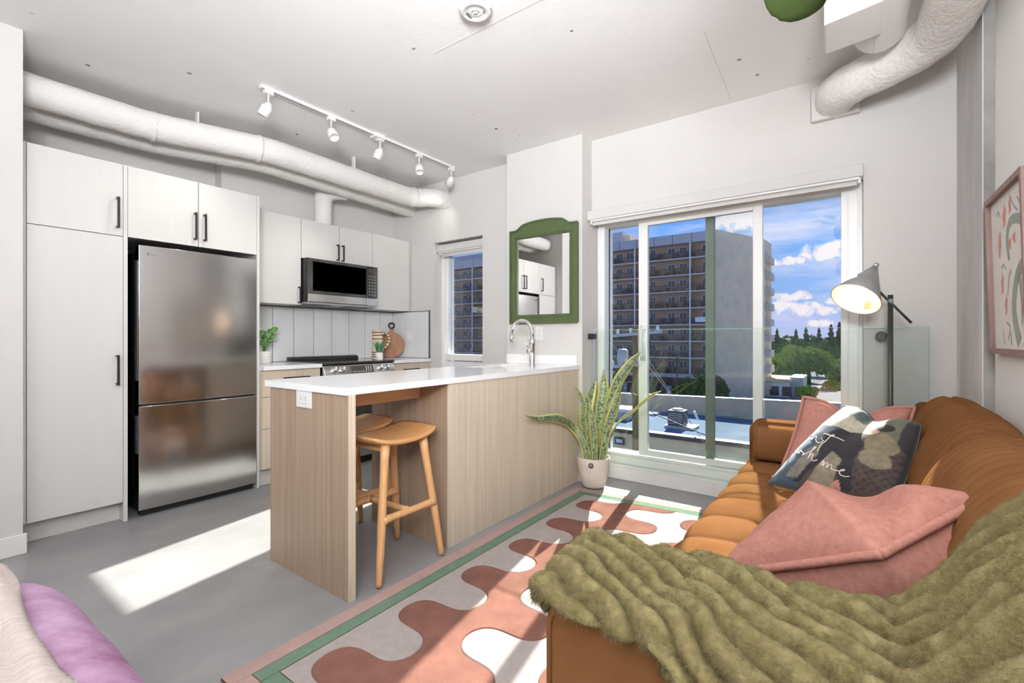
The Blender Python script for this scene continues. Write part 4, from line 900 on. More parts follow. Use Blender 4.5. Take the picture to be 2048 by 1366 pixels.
# ------------------------------------------------------------------ hanging plant, one leaf dips into the picture
hpz = thing('hanging_plant', 'dark green rounded leaves of a hanging plant at the top edge', 'plant', (-.09, 1.22, 2.2))
B = Vector((-.085, 1.24, 2.20))
lathe_obj('pot', [(.05, 0), (.075, .02), (.088, .12), (.082, .125), (.078, .11), (0, .10)], B, 'white_ceramic', hpz)
for k in range(3):
    a = k*2.094; MB().tube([B+Vector((.084*math.cos(a), .084*math.sin(a), .12)), B+Vector((0, 0, .40))], .0015, 6).build('cord', 'white_plastic', hpz)
MB().tube([B+Vector((0, 0, .40)), B+Vector((0, 0, ZC-2.20))], .002, 6).build('cord', 'white_plastic', hpz)
tip = _ray(1552, 36)*1.0+Vector((0, 0, 1.13)); rt = _ray(1640, -70)*1.04+Vector((0, 0, 1.13))
for (p2, w) in ((tip, .135),):
    p0 = B+Vector((.02, -.05, .10)); p1 = rt
    MB().tube(smooth_path([p0, p0+Vector((.03, -.06, .02)), p1+Vector((0, 0, .05)), p1], 5), .004, 8).build('stem', 'leaf_hang', hpz, smooth=True)
    o = leafmesh([p1, p1.lerp(p2, .5)+Vector((0, 0, .01)), p2], lambda u: .135*math.sin(math.pi*(.06+.93*u)) ** .55, (-.30, .0, .95), 14, .10).build('leaf', 'leaf_hang', hpz, smooth=True, recalc=False)
    o.modifiers.new('solid', 'SOLIDIFY').thickness = .002
for k in range(7):
    a = k*.9+2.2; e = B+Vector((.16*math.cos(a), .16*math.sin(a), .20)); p0 = B+Vector((.03*math.cos(a), .03*math.sin(a), .10))
    o = leafmesh([p0, e, e+Vector((.13*math.cos(a), .13*math.sin(a), .02))], lambda u: .006+.10*max(0, math.sin(math.pi*max(0, (u-.42)/.58)*.96))**.6, (-math.sin(a), math.cos(a), 0), 14, .1).build('leaf', 'leaf_hang', hpz, smooth=True, recalc=False)
# ------------------------------------------------------------------ sofa
from mathutils.bvhtree import BVHTree
sf = thing('sofa', 'rust brown velvet sofa with a channel-tufted seat along the right wall', 'sofa', (-.02, 2.02, 0))
box(-.46, .45, .83, 3.21, .13, .28).build('base', 'leather_dark', sf, bevel=.02)
for x in (-.42, .40):
    for y in (.90, 3.14): MB().tube([(x, y, .14), (x, y, .0145 if x < 0 else .0005)], [.022, .015], 14).build('leg', 'stool_leg', sf, smooth=True, ang=50)
def arm(y0, y1, zt):
    mb = MB(); ra = .055; pts = [(-.50, .135), (-.50, zt-ra)]+[(-.50+ra-ra*math.cos(a), zt-ra+ra*math.sin(a)) for a in [math.pi/2*k/6 for k in range(1, 7)]]+[(.40, zt+.008), (.455, zt-.03), (.455, .135)]
    return mb.prism(pts, y0, y1, 1).build('arm', 'leather', sf, bevel=.016, seg=4), pts
near, ap = arm(.80, .945, .622); far, ap2 = arm(3.105, 3.24, .640)
MB().tube([(p[0]+.012*(1 if p[0] < -.4 else -1 if p[0] > .4 else 0), .7985, p[1]-.010*(1 if p[1] > .5 else -1)) for p in ap], .0055, 10).build('piping', 'leather', sf, smooth=True)
MB().tube([(p[0]+.004, 3.106, p[1]-.004) for p in ap2], .005, 8).build('piping', 'leather', sf, smooth=True)
box(.26, .458, .80, 3.24, .135, .80).build('back_frame', 'leather', sf, bevel=.03, seg=4)
prof = smooth_path([(-.46, 0, .275), (-.505, 0, .300), (-.520, 0, .345), (-.512, 0, .395), (-.475, 0, .428), (-.40, 0, .442), (-.27, 0, .446), (-.10, 0, .440), (.02, 0, .432), (.15, 0, .42)], 7)
def groove(y, p=.25): return 1-abs(math.sin(math.pi*(y-2.0)/p))**.42
def seatf(u, v):
    i = u*(len(prof)-1); k = min(len(prof)-2, int(i)); p = prof[k].lerp(prof[k+1], i-k); y = .95+v*(3.10-.95)
    d = (prof[k+1]-prof[k]).normalized(); n_ = Vector((-d.z, 0, d.x)); x = p.x
    g = groove(y)*.024; t_ = math.exp(-((x+.27)/.030)**2); g += t_*(.010+.020*groove(y)) if u > .4 else 0
    g -= .004*nz3(x*7, y*7, 1)
    return (p.x-n_.x*g, y, p.z-n_.z*g)
MB().grid(70, 300, seatf).build('seat_cushion', 'leather', sf, smooth=True, ang=85)
for k in range(1, 9):
    y = 1.0+k*.25
    if 1.0 < y < 3.05: MB().lathe([(.0, .008), (.009, .006), (.012, 0), (.011, -.004)], (-.27, y, .412), 14).build('button', 'leather', sf, smooth=True)
def mk_sect(o): return smooth_path([(.165+o, 0, .425), (.130+o, 0, .50), (.132+o, 0, .60), (.165+o, 0, .70), (.215+o, 0, .79), (.272+o*.8, 0, .848), (.34+o*.6, 0, .868), (.41+o*.3, 0, .850), (.455, 0, .80), (.468, 0, .70), (.46, 0, .52), (.42, 0, .43), (.30, 0, .415)], 5)
def backc(y0, y1, seed, o):
    sect = mk_sect(o); ns = len(sect); cen = Vector((.30, 0, .64))
    def f(u, v):
        p = sect[int(round(u*ns)) % ns]; e = abs(2*v-1); sc = (1-e**7*.35); sc *= 1-.03*e*e
        y = y0+(y1-y0)*v; q = cen+(p-cen)*sc; s_ = u*ns
        # pleats gathered along the top seam
        top = math.exp(-((p.z-.86)/.16)**2)*(1 if p.z > .5 else 0); seam = math.exp(-((p.x-.335-o*.6)/.010)**2)*(1 if p.z > .8 else 0)
        ph = y*62+3.2*nz3(y*6, p.x*4, seed)+p.x*7; w = .011*(abs(math.sin(ph))**.7-.6)*top*(1-seam)+.010*nz3(y*4, p.x*5+p.z*3, seed)+.004*nz3(y*26, p.z*3, seed)*top
        w -= .010*seam
        dn = (p-cen).normalized(); q = q+dn*w
        return (q.x, y+(.012*math.sin(math.pi*u*2))*0, q.z)
    mb = MB(); mb.grid(ns, 150, f, closed_u=True); R = 151
    for j in (0, 150): mb.f.append(tuple(i*R+j for i in range(ns)))
    mb.uv = {}
    return mb.build('back_cushion', 'leather', sf, smooth=True, ang=85)
backc(.955, 1.985, 2, .0); backc(1.995, 3.095, 8, .04)

def chop_pillow(name, C, T, m, par, warp=None, seam=.0065, n=30, noise_=.006, seed=0, shrink=.05, pipe_m=None, pw=1.6):
    A, B, Cc, D = [Vector(c) for c in C]      # u: A->B, v: A->D
    nrm = ((B-A).cross(D-A)+(D-Cc).cross(B-Cc)).normalized(); cen = (A+B+Cc+D)/4
    def base(u, v):
        p = (A*(1-u)+B*u)*(1-v)+(D*(1-u)+Cc*u)*v
        a, b = 2*u-1, 2*v-1
        p = p+(cen-p)*shrink*((1-a*a)*(b*b)**2+(1-b*b)*(a*a)**2)
        return p
    def f(u, v, s):
        a, b = 2*u-1, 2*v-1; h = max(0, (1-a**2)*(1-b**2))**.46; p = base(u, v)+nrm*(s*T*h)
        w = noise_*(nz3(p.x*11+seed, p.y*11, p.z*11)+.5*nz3(p.x*25, p.y*25+seed, p.z*25))*min(1, h*3)
        p = p+nrm*w*s
        if warp: p = p+warp(u, v, s)
        return p
    mb = MB(); mb.grid(n, n, lambda u, v: f(u, v, 1)); o = len(mb.v); mb.grid(n, n, lambda u, v: f(u, v, -1))
    # weld the rims
    R = n+1; rim = [j for j in range(R)]+[i*R+n for i in range(1, R)]+[n*R+j for j in range(n-1, -1, -1)]+[i*R for i in range(n-1, 0, -1)]
    mp = {o+k: k for k in rim}; mb.f = [tuple(mp.get(i, i) for i in q_) for q_ in mb.f]
    used = sorted({i for q_ in mb.f for i in q_}); re = {k: i for i, k in enumerate(used)}
    pts = [mb.v[k] for k in rim]; uvn = {re[k]: t for k, t in mb.uv.items() if k in re}
    mb.v = [mb.v[k] for k in used]; mb.f = [tuple(re[i] for i in q_) for q_ in mb.f]; mb.uv = uvn
    cov = mb.build('cover', m, par, smooth=True, ang=100)
    if seam:
        loop = [Vector(p) for p in pts]; loop = [p+(p-cen).normalized()*seam*.6 for p in loop]; loop.append(loop[0])
        MB().tube(loop, seam, 8, flat=1.0).build('piped_edge', pipe_m or m, par, smooth=True, ang=80)
    return cov, mb
def pill_thing(name, label, cat, C, group=None): c = sum((Vector(q_) for q_ in C), Vector())/4; return thing(name, label, cat, (c.x, c.y, min(q_[2] for q_ in C)), group)
# bolster in front of the far arm
bo = thing('bolster_cushion', 'rust velvet bolster cushion against the far sofa arm', 'cushion', (-.1, 3.02, .44))
def bolf(u, v):
    a = 2*math.pi*u; e = abs(2*v-1); k = (abs(math.cos(a))**3.2+abs(math.sin(a))**3.2)**(-1/3.2); sc = 1-.45*max(0, (e-.93)/.07)**2
    return (-.465+v*.68, 3.018+.083*k*math.cos(a)*sc, .533+.098*k*math.sin(a)*sc+.003*nz3(v*9, a, 3))
mb = MB(); mb.grid(40, 60, bolf, closed_u=True); mb.f += [tuple(i*61 for i in range(40)), tuple(i*61+60 for i in range(40))]; mb.uv = {}
mb.build('cover', 'leather', bo, smooth=True, ang=60)
lp_ = [Vector(bolf(k/40, .035)) for k in range(41)]
MB().tube(lp_, .004, 8).build('piping', 'leather', bo, smooth=True)
# far pink cushion
C = [(-.30, 2.86, .455), (.17, 2.80, .455), (.235, 2.945, .795), (-.215, 3.00, .805)]
pk = pill_thing('pink_cushion', 'dusty pink linen cushion with a chopped top behind the dark printed cushion', 'cushion', C, 'dusty pink linen cushions')
def chopw(depth, w, fwd):
    return lambda u, v, s: Vector((0, 0, -depth))*math.exp(-((u-.5)/w)**2)*v**2.2+Vector(fwd)*math.exp(-((u-.5)/(w*.7))**2)*v**1.5*(1-.3*v)
cv_, _ = chop_pillow('c', C, .075, 'pink', pk, chopw(.085, .20, (0, .05, 0)), seed=4, seam=.008)
# dark printed cushion
C = [AZ(1537, 966, .452), _ray(1787, 1014)*1.80+Vector((0, 0, 1.13)), _ray(1842, 850)*1.87+Vector((0, 0, 1.13)), _ray(1690, 813)*2.18+Vector((0, 0, 1.13))]
dk = pill_thing('printed_cushion', 'dark velvet cushion printed with a resting figure and white script', 'cushion', C)
m = bpy.data.materials.new('cushion_print'); m.use_nodes = True; nt = m.node_tree; b = nt.nodes['Principled BSDF']; MATS['cushion_print'] = m
at = N(nt, 'ShaderNodeVertexColor', layer_name='print'); b.inputs['Roughness'].default_value = .75; b.inputs['Sheen Weight'].default_value = .25
tcn = N(nt, 'ShaderNodeTexCoord'); nzn = N(nt, 'ShaderNodeTexNoise', ins={'Scale': 26.0, 'Detail': 8.0, 'Roughness': .65}); nt.links.new(tcn.outputs['Object'], nzn.inputs['Vector'])
rm = ramp(nt, [(.3, (.62, .62, .62)), (.7, (1.25, 1.25, 1.25))]); nt.links.new(nzn.outputs[0], rm.inputs[0])
mm = N(nt, 'ShaderNodeMix', data_type='RGBA', blend_type='MULTIPLY'); mm.inputs['Factor'].default_value = 1.0
nt.links.new(at.outputs['Color'], mm.inputs['A']); nt.links.new(rm.outputs[0], mm.inputs['B']); nt.links.new(mm.outputs['Result'], b.inputs['Base Color'])
cov, mbp = chop_pillow('c', C, .085, 'cushion_print', dk, chopw(.050, .16, (-.02, .055, 0)), seed=9, n=90, seam=.003, noise_=.004, shrink=-.05)
for sl_ in dk.children:
    if sl_.name.startswith('piped'): sl_.data.materials[0] = MATS['dark_grey']
def inpoly(x, y, P):
    r = False
    for i in range(len(P)):
        (x0, y0), (x1, y1) = P[i], P[i-1]
        if (y0 > y) != (y1 > y) and x < (x1-x0)*(y-y0)/(y1-y0)+x0: r = not r
    return r
def ell(x, y, cx, cy, a, b, rot=0):
    dx, dy = x-cx, y-cy; c, s = math.cos(rot), math.sin(rot); return ((dx*c+dy*s)/a)**2+((-dx*s+dy*c)/b)**2 < 1
# the print, laid out over the cushion's own width (u) and height (v)
def print_col(u, v):
    u = u+.012*nz3(u*14, v*14, 5); v = v+.012*nz3(u*14+7, v*14, 2)
    navy, coat, olive_, cream, skin, hair, brown, blue, grey = (.012, .020, .035), (.008, .008, .013), (.17, .145, .085), (.40, .385, .29), (.42, .20, .15), (.012, .008, .008), (.055, .035, .03), (.035, .065, .10), (.16, .145, .12)
    c = blue if u < .30 else brown
    if v > .70: c = cream if u > .12 else (.10, .12, .12)
    if v > .88: c = (.075, .10, .10)
    if u > .72 and v > .50: c = (.10, .10, .065)
    if u > .90: c = (.02, .02, .022)
    if inpoly(u, v, [(.66, .05), (.98, .10), (.97, .62), (.80, .50), (.70, .30)]): c = brown if (math.sin(u*90)*math.sin(v*80) < .25) else (.02, .014, .014)
    if ell(u, v, .79, .60, .15, .13, -.5): c = olive_
    if ell(u, v, .80, .42, .13, .10, -.3): c = (.20, .17, .11)
    if inpoly(u, v, [(.20, .58), (.34, .70), (.60, .72), (.68, .55), (.66, .40), (.72, .05), (.60, .05), (.56, .34), (.44, .42), (.40, .28), (.30, .05), (.24, .05), (.32, .36)]): c = coat
    if inpoly(u, v, [(.36, .05), (.57, .05), (.57, .34), (.45, .42), (.40, .26)]): c = (.20, .175, .12)
    if inpoly(u, v, [(.16, .08), (.27, .08), (.33, .36), (.28, .50), (.19, .40)]): c = grey
    if ell(u, v, .66, .77, .065, .050, -.3): c = skin
    if ell(u, v, .76, .80, .085, .050, .1): c = hair
    if ell(u, v, .60, .07, .035, .05): c = skin
    if u < .08: c = (.05, .09, .13)
    return c
me = cov.data; ca = me.color_attributes.new('print', 'FLOAT_COLOR', 'POINT'); uvd = mbp.uv
for i in range(len(me.vertices)): u, v = uvd.get(i, (.5, .5)); ca.data[i].color = (*print_col(u, v), 1)
bvh = BVHTree.FromPolygons([Vector(v) for v in mbp.v], mbp.f)
def script_stroke(pts, ox=1400, oy=760, k=6.827, w=.0030):
    o = []
    for x, y in smooth_path([(x, y, 0) for x, y in pts], 5) if False else [(p.x, p.y) for p in smooth_path([(x, y, 0) for x, y in pts], 5)]:
        d = _ray(ox+x/k, oy+y/k).normalized(); h, n_, _, _ = bvh.ray_cast(Vector((0, 0, 1.13)), d)
        if h is not None and (not o or (h-o[-1]).length < .06): o.append(h-d*.0015)
    return o
mat('script_white', (.80, .72, .68), .7)
ST = [[(1375, 800), (1400, 770), (1430, 790), (1400, 830), (1440, 800), (1500, 765), (1545, 762), (1520, 800), (1530, 812), (1575, 770), (1592, 778), (1580, 810), (1598, 850), (1645, 855), (1690, 822)], [(1668, 793), (1658, 814)],
      [(1838, 752), (1790, 762), (1720, 830), (1650, 890), (1610, 955), (1606, 978)], [(1690, 735), (1735, 742), (1800, 766), (1880, 792), (1968, 832)],
      [(1290, 985), (1310, 970), (1312, 1005), (1345, 975), (1342, 1005), (1380, 962)], [(1378, 960), (1398, 985), (1418, 1008), (1392, 1024), (1440, 1008)],
      [(1440, 1008), (1520, 968), (1580, 925), (1566, 915), (1530, 960), (1490, 1035), (1470, 1078)], [(1470, 1066), (1525, 1012), (1546, 1020), (1522, 1070), (1548, 1104), (1602, 1090)],
      [(1640, 1165), (1680, 1106), (1692, 1118), (1670, 1176), (1720, 1130), (1742, 1142), (1726, 1196), (1772, 1160), (1802, 1172), (1792, 1210), (1822, 1228)],
      [(1822, 1228), (1880, 1240), (1950, 1240), (1975, 1225), (1930, 1228), (1902, 1262), (1925, 1300), (1985, 1318), (2040, 1315)]]
sm_ = MB()
for s_ in ST:
    o = script_stroke(s_)
    if len(o) > 2: sm_.tube(o, .0021, 6)
sm_.build('script_lettering', 'script_white', dk, smooth=True, recalc=False)
# near pink cushion
def RZ(px, py, d): return _ray(px, py)*d+Vector((0, 0, 1.13))
K1, K2, K3, K4 = RZ(1766, 1116, .94), RZ(1978, 992, 1.04), RZ(1425, 1150, 1.32), RZ(1645, 1015, 1.47)
pk2 = pill_thing('pink_cushion', 'large dusty pink linen cushion lying folded in front, beside the olive throw', 'cushion', [K1, K2, K3, K4], 'dusty pink linen cushions')
def nearw(u, v, s):   # u: K1->K2, v: K1->K3 ; the chop leaves a tent-like ridge along K1-K4
    n_ = (K2-K1).cross(K3-K1).normalized()
    if n_.z < 0: n_ = -n_
    e = u-v; t_ = (u+v)/2; m_ = math.sin(math.pi*min(1, t_*.93+.07))**.6; h = max(0, (1-(2*u-1)**2)*(1-(2*v-1)**2))**.46
    if s < 0: return n_*(-.03*h)+Vector((.045, -.075, -.080))*h
    return n_*(-.004*h+.050*m_*math.exp(-abs(e)/.20)*(.4+.6*min(1, 2*h))-.055*h*m_*math.exp(-((e-.34)/.18)**2))
C4 = [K1, K2, K4, K3]
if (K2-K1).cross(K3-K1).z < 0: C4 = [K1, K3, K4, K2]; _nw = nearw; nearw = lambda u, v, s: _nw(v, u, s)
chop_pillow('c', C4, .095, 'pink', pk2, nearw, seed=12, n=64, seam=.0105, noise_=.006, shrink=.05)

# ------------------------------------------------------------------ olive faux-fur throw over the near arm
bk = thing('throw_blanket', 'olive ribbed faux-fur throw draped over the near sofa arm', 'blanket', (-.05, .9, .45))
def sstep(a, b, x): t_ = min(1, max(0, (x-a)/(b-a))); return t_*t_*(3-2*t_)
def ztop(x): return .622+.265*sstep(.04, .31, x)+.012*nz3(x*6, 2, 1)
def zlow(x):
    P = [(-.54, .615), (-.50, .626), (-.45, .624), (-.37, .608), (-.295, .596), (-.208, .560), (-.1, .50), (.05, .44), (.5, .36)]
    for (a, b), (c_, d_) in zip(P, P[1:]):
        if a <= x <= c_: return b+(d_-b)*(x-a)/(c_-a)
    return P[0][1] if x < -.54 else P[-1][1]
def cross(x):
    zt = ztop(x); wide = .06*sstep(.05, .25, x)
    pts = [(1.10+wide, zt-.20), (1.085+wide, zt-.11), (1.055+wide, zt-.025), (1.01+wide*.8, zt+.018), (.94, zt+.014), (.86, zt+.006), (.805, zt-.008), (.780, zt-.040)]
    zl = zlow(x)
    if zl < zt-.05: pts += [(.774, (zl+zt-.04)/2), (.772, zl)]
    else: pts = [p for p in pts if p[0] > .83+.0*x] + [(.815-.02*sstep(-.5, -.42, x), zt-.006), (.795-.01*sstep(-.5, -.42, x), zt-.018)]
    return pts
def along(pts, t):
    P = smooth_path([(0, a, b) for a, b in pts], 4); Ls = [0]
    for a, b in zip(P, P[1:]): Ls.append(Ls[-1]+(b-a).length)
    d = t*Ls[-1]
    for i in range(len(P)-1):
        if Ls[i+1] >= d or i == len(P)-2: return P[i].lerp(P[i+1], (d-Ls[i])/max(1e-6, Ls[i+1]-Ls[i])), d, Ls[-1]
SMAX = .965
NU, NV = 300, 190
rows = []
for i in range(NU+1):
    s_ = -.24+(SMAX+.24)*i/NU; row = []
    x = -.495+max(0, s_); pts = cross(x); P = smooth_path([(0, a, b) for a, b in pts], 4); Ls = [0]
    for a, b in zip(P, P[1:]): Ls.append(Ls[-1]+(b-a).length)
    k = 0
    for j in range(NV+1):
        d = Ls[-1]*j/NV
        while k < len(P)-2 and Ls[k+1] < d: k += 1
        q_ = P[k].lerp(P[k+1], (d-Ls[k])/max(1e-6, Ls[k+1]-Ls[k]))
        if s_ < 0:      # hanging down over the arm's front
            hang = -s_; f_ = min(1, hang/.05); xx = -.495-.010*math.sin(f_*math.pi/2); zz_ = q_.z-hang
            yy = max(q_.y, .835+.05*min(1, hang/.2)) if q_.y < .95 else .95+(q_.y-.95)*(1-.7*f_)
            q2 = Vector((xx, yy, zz_))
        else: q2 = Vector((x, q_.y, q_.z))
        row.append((q2, s_, d))
    rows.append(row)
a_ = math.radians(31)
def bl(u, v):
    i, j = int(round(u*NU)), int(round(v*NV)); q_, s_, d = rows[i][j]
    i0, i1, j0, j1 = max(0, i-1), min(NU, i+1), max(0, j-1), min(NV, j+1)
    du = rows[i1][j][0]-rows[i0][j][0]; dv = rows[i][j1][0]-rows[i][j0][0]; n_ = du.cross(dv)
    n_ = n_.normalized() if n_.length > 1e-9 else Vector((0, 0, 1))
    if n_.z < -.05 or (abs(n_.z) <= .3 and n_.y > 0 and q_.y < .85): n_ = -n_
    ph = (d*math.cos(a_)-s_*math.sin(a_))/.045+.75*nz3(s_*4.5, d*4.5, 3)+.35*nz3(s_*11, d*11, 8)
    r = abs(math.sin(math.pi*ph)); h = .052*r**.8+.006*nz3(s_*20, d*20, 1)+.0035*nz3(s_*60, d*60, 2)+.012*nz3(s_*5, d*5, 11)
    e = min(v, 1-v, u*1.0+.0)*1.0; h -= .012; h *= .35+.65*min(1, e/.03)
    return q_+n_*h
mb = MB(); mb.grid(NU, NV, bl); mb.uv = {}
bo_ = mb.build('fur_cloth', 'olive', bk, smooth=True, ang=180, recalc=False)
sd2 = bo_.modifiers.new('solid', 'SOLIDIFY'); sd2.thickness = .006; sd2.offset = -1
FUR = True
if FUR:
    pm = bo_.modifiers.new('fur', 'PARTICLE_SYSTEM'); ps = pm.particle_system.settings
    ps.type = 'HAIR'; ps.count = 150000; ps.hair_length = .0042; ps.hair_step = 3; ps.use_advanced_hair = True
    ps.emit_from = 'FACE'; ps.use_even_distribution = True; ps.brownian_factor = .0009; ps.normal_factor = .0018; ps.tangent_factor = .0
    ps.object_align_factor = (.0, -.0006, -.0008)
    ps.root_radius = .55; ps.tip_radius = .08; ps.radius_scale = .0011; ps.display_step = 3; ps.render_step = 3; ps.material = 1
    ps.child_type = 'NONE'

# ------------------------------------------------------------------ bed corner in the left foreground
bd = thing('bed', 'bed corner with a mottled purple velvet cover, lower left', 'bed', (-1.2, -.6, 0))
def bedf(hx, hy, zt, zb, cx, cy, n=40, wob=.0):
    mb = MB()
    def f(u, v):
        a, b = 2*u-1, 2*v-1
        X, Y = a*1.16, b*1.16         # beyond 1 wraps over the side
        def wrap(t): s_ = 1 if t > 0 else -1; t = abs(t); return (s_*t, 0) if t <= .90 else (s_*(.90+.10*math.sin(min(1, (t-.90)/.16)*math.pi/2)), (t-.90))
        (x, dx), (y, dy) = wrap(X), wrap(Y); d = max(dx, dy); drop = 0
        if d > 0: k = min(1, d/.16); drop = .16*(1-math.cos(k*math.pi/2)); drop += max(0, d-.16)*1.4 + (.16 if d > .2 else 0)
        r = math.hypot(max(0, abs(x)-.86), max(0, abs(y)-.86*1)); 
        p = Vector((cx+x*hx, cy+y*hy, zt-min(drop*1.0, zt-zb)+.010*nz3(x*6, y*6, 3)))
        return p
    return mb.grid(n, n, f)
CX_, CY_ = -1.20, -.63
def bed_cover(u, v):
    # superellipse plan, profile falls from the crown over a soft rim to the side
    a = 2*math.pi*u; hx, hy, e = .60, .945, 5.0
    k = (abs(math.cos(a))**e+abs(math.sin(a))**e)**(-1/e); px_, py_ = hx*k*math.cos(a), hy*k*math.sin(a)
    r = min(1, v*1.5); rr_ = r
    if v <= .667: rad = 1-.13*0; f_ = v/.667; s_ = f_; z = .570-.0*f_-.135*max(0, (f_-.78)/.22)**2.2; rad = f_ if f_ < .78 else .78+.22*math.sin((f_-.78)/.22*math.pi/2)**.85
    else: f_ = (v-.667)/.333; rad = 1.0+.012*math.sin(math.pi*f_); z = .435-.365*f_
    nn = nz3(px_*rad*5+3, py_*rad*5, z*5); 
    return (CX_+px_*rad+.006*nn, CY_+py_*rad+.006*nn, z+.008*nn)
mb = MB(); mb.grid(120, 60, bed_cover, closed_u=True); mb.uv = {}
mb.build('velvet_cover', 'velvet', bd, smooth=True, ang=80)
MB().box(-1.72, -.68, -1.5, .24, .02, .12).build('base', 'dark_grey', bd)
for x in (-1.66, -.74):
    for y in (-1.45, .18): box(x-.03, x+.03, y-.03, y+.03, 0, .03).build('foot', 'dark_grey', bd)
th = thing('knit_throw', 'pale pink ribbed knit throw spread across the purple bed', 'blanket', (-1.2, -.3, .52))
def thf(u, v, up):
    x = -1.772+1.25*u; y = -.75+(.945-.010*math.sin(x*9))*v
    ex = max(0, -1.745-x); z = .587-ex*.5-.035*max(0, (-1.66-x)/.11)**2
    z -= .022*max(0, (y-.12)/.105)**2
    col = abs(math.sin(math.pi*(y-.195)/.052+.25*nz3(x*3, y*3, 1)))**.6
    z += (.012*col+.005*nz3(x*9, y*9, 4)+.003*math.sin(x*330)*col) if up else -.004
    return (x, y, z)
mb = MB(); mb.grid(260, 110, lambda u, v: thf(u, v, True)); mb.uv = {}
o = mb.build('knit', 'throw_pink', th, smooth=True, ang=180); s3 = o.modifiers.new('solid', 'SOLIDIFY'); s3.thickness = .010; s3.offset = -1
# ------------------------------------------------------------------ outside: the street three floors below
GZ = -9.0
g = struct('ground', box(-220, 220, 12, 900, GZ-.5, GZ), 'asphalt')
YF = 79.4; XE = -17.75; XW = -80.0
tw = thing('apartment_tower', 'long tan apartment tower with rows of railed balconies across the street', 'building', (-45, YF+6, GZ))
Ztop, Zpar = 18.2, 16.65
c1 = (-12.4, 90.6); c2 = (-12.0, 97.0)
MB().prism([(XW, YF+.8), (XE-.02, YF+.8), (XE-.02, 97), (XW, 97)], GZ, Zpar, 2).build('wall', 'tower_wall', tw)
MB().prism([(XE, YF-.75), (XE+.35, YF-.75), c1, c2, (c2[0]-2, c2[1]), (XE, YF+6)], GZ, Ztop-.02, 2).build('end_wall', 'tower_end', tw)
bal = MB()
for k in range(9): bal.box(c1[0]+.02, c1[0]+.95, c1[1]+.4, c1[1]+5.5, Zpar-2.35-2.72*k-.2, Zpar-2.35-2.72*k+1.0)
bal.build('side_balcony', 'tower_slab', tw)
MB().box(XW, XE, YF-.8, YF+1.0, Zpar, Ztop).build('parapet', 'tower_parapet', tw)
for x in range(0, 21): MB().box(XW+x*3.1-.03, XW+x*3.1+.03, YF-.83, YF-.8, Zpar, Ztop).build('panel_joint', 'tower_dark', tw)
MB().box(XW, -56, YF-.5, YF+6, Zpar, Ztop+1.35).build('roof_screen', 'tower_parapet', tw)
ph = MB().box(-38.5, -34.6, YF+3, YF+9, Ztop-.4, Ztop+2.6).build('penthouse', 'tower_parapet', tw)
MB().box(-34.6, -33.2, YF+3.5, YF+8, Ztop-.4, Ztop+1.9).build('stair_head', 'tower_end', tw)
bays = [XE]+[-21.4-9.3*k for k in range(0, 7)]
slabz = [14.3-2.72*k for k in range(8)]
NWIN = 0
fme = pme = dfm = None
def link(name, me, par, loc, kind=None):
    o = bpy.data.objects.new(name, me); COL.objects.link(o); o.parent = par; o.location = Vector(loc)-(Vector(par.location) if par.type == 'EMPTY' else Vector((0, 0, 0)))
    return o
def wmesh(w, h, fr=.07):
    a = MB()
    a.box(-w/2, w/2, -.06, .02, 0, fr).box(-w/2, w/2, -.06, .02, h-fr, h).box(-w/2, -w/2+fr, -.06, .02, fr, h-fr).box(w/2-fr, w/2, -.06, .02, fr, h-fr).box(-.03, .03, -.05, .02, fr, h-fr)
    me = bpy.data.meshes.new('window'); me.from_pydata(a.v, [], a.f); me.materials.append(MATS['white_frame'])
    b = MB().box(-w/2+fr, w/2-fr, -.02, .0, fr, h-fr); mp_ = bpy.data.meshes.new('pane'); mp_.from_pydata(b.v, [], b.f); mp_.materials.append(MATS['tower_pane'])
    return me, mp_
w_m, w_p = wmesh(1.25, 1.15); d_m, d_p = wmesh(1.0, 2.0)
mat('curtain', (.45, .45, .44), .8)
def addwin(x, z, m, p, k):
    o = link('window', m, tw, (x, YF+.80, z)); q_ = bpy.data.objects.new('pane', p); COL.objects.link(q_); q_.parent = o
    if k % 3 == 0:
        cm = MB().box(.05, .5, -.024, -.018, .1, 1.0); c_ = bpy.data.meshes.new('curtain'); c_.from_pydata(cm.v, [], cm.f); c_.materials.append(MATS['curtain'])
        q2 = bpy.data.objects.new('curtain', c_); COL.objects.link(q2); q2.parent = o
kk = 0
for zi, z in enumerate(slabz):
    MB().box(XW, XE, YF-.7, YF+.8, z-.24, z).build('balcony_slab', 'tower_slab', tw)
    rl = MB().box(XW, XE, YF-.66, YF-.60, z+1.0, z+1.06)
    rl.box(XW, XE, YF-.65, YF-.61, z+.08, z+.12)
    x = XE-.1
    while x > XW: rl.box(x-.025, x+.025, YF-.66, YF-.60, z, z+1.0); x -= 1.55
    rl.build('railing', 'tower_dark', tw)
    MB().box(XW, XE, YF-.635, YF-.625, z+.12, z+1.0).build('rail_screen', 'rail_panel', tw)
    for b0 in bays[1:3]+bays[5:7]:
        for dx, kind in ((-1.5, 'w'), (-3.45, 'w'), (-6.6, 'd')):
            kk += 1
            if kind == 'w': addwin(b0+dx, z+.85, w_m, w_p, kk)
            else: addwin(b0+dx, z+.05, d_m, d_p, kk)
    addwin(XE-1.5, z+.85, w_m, w_p, kk)
    random.seed(zi)
    clut = MB()
    for n_ in range(26):
        xx = random.uniform(-40, XE-.5); w = random.uniform(.2, .8); h = random.uniform(.25, .95); clut.box(xx, xx+w, YF-.4, YF+.1, z, z+h)
    clut.build('balcony_clutter', random.choice(['tower_dark', 'metal_grey', 'bark']), tw, kind='stuff')
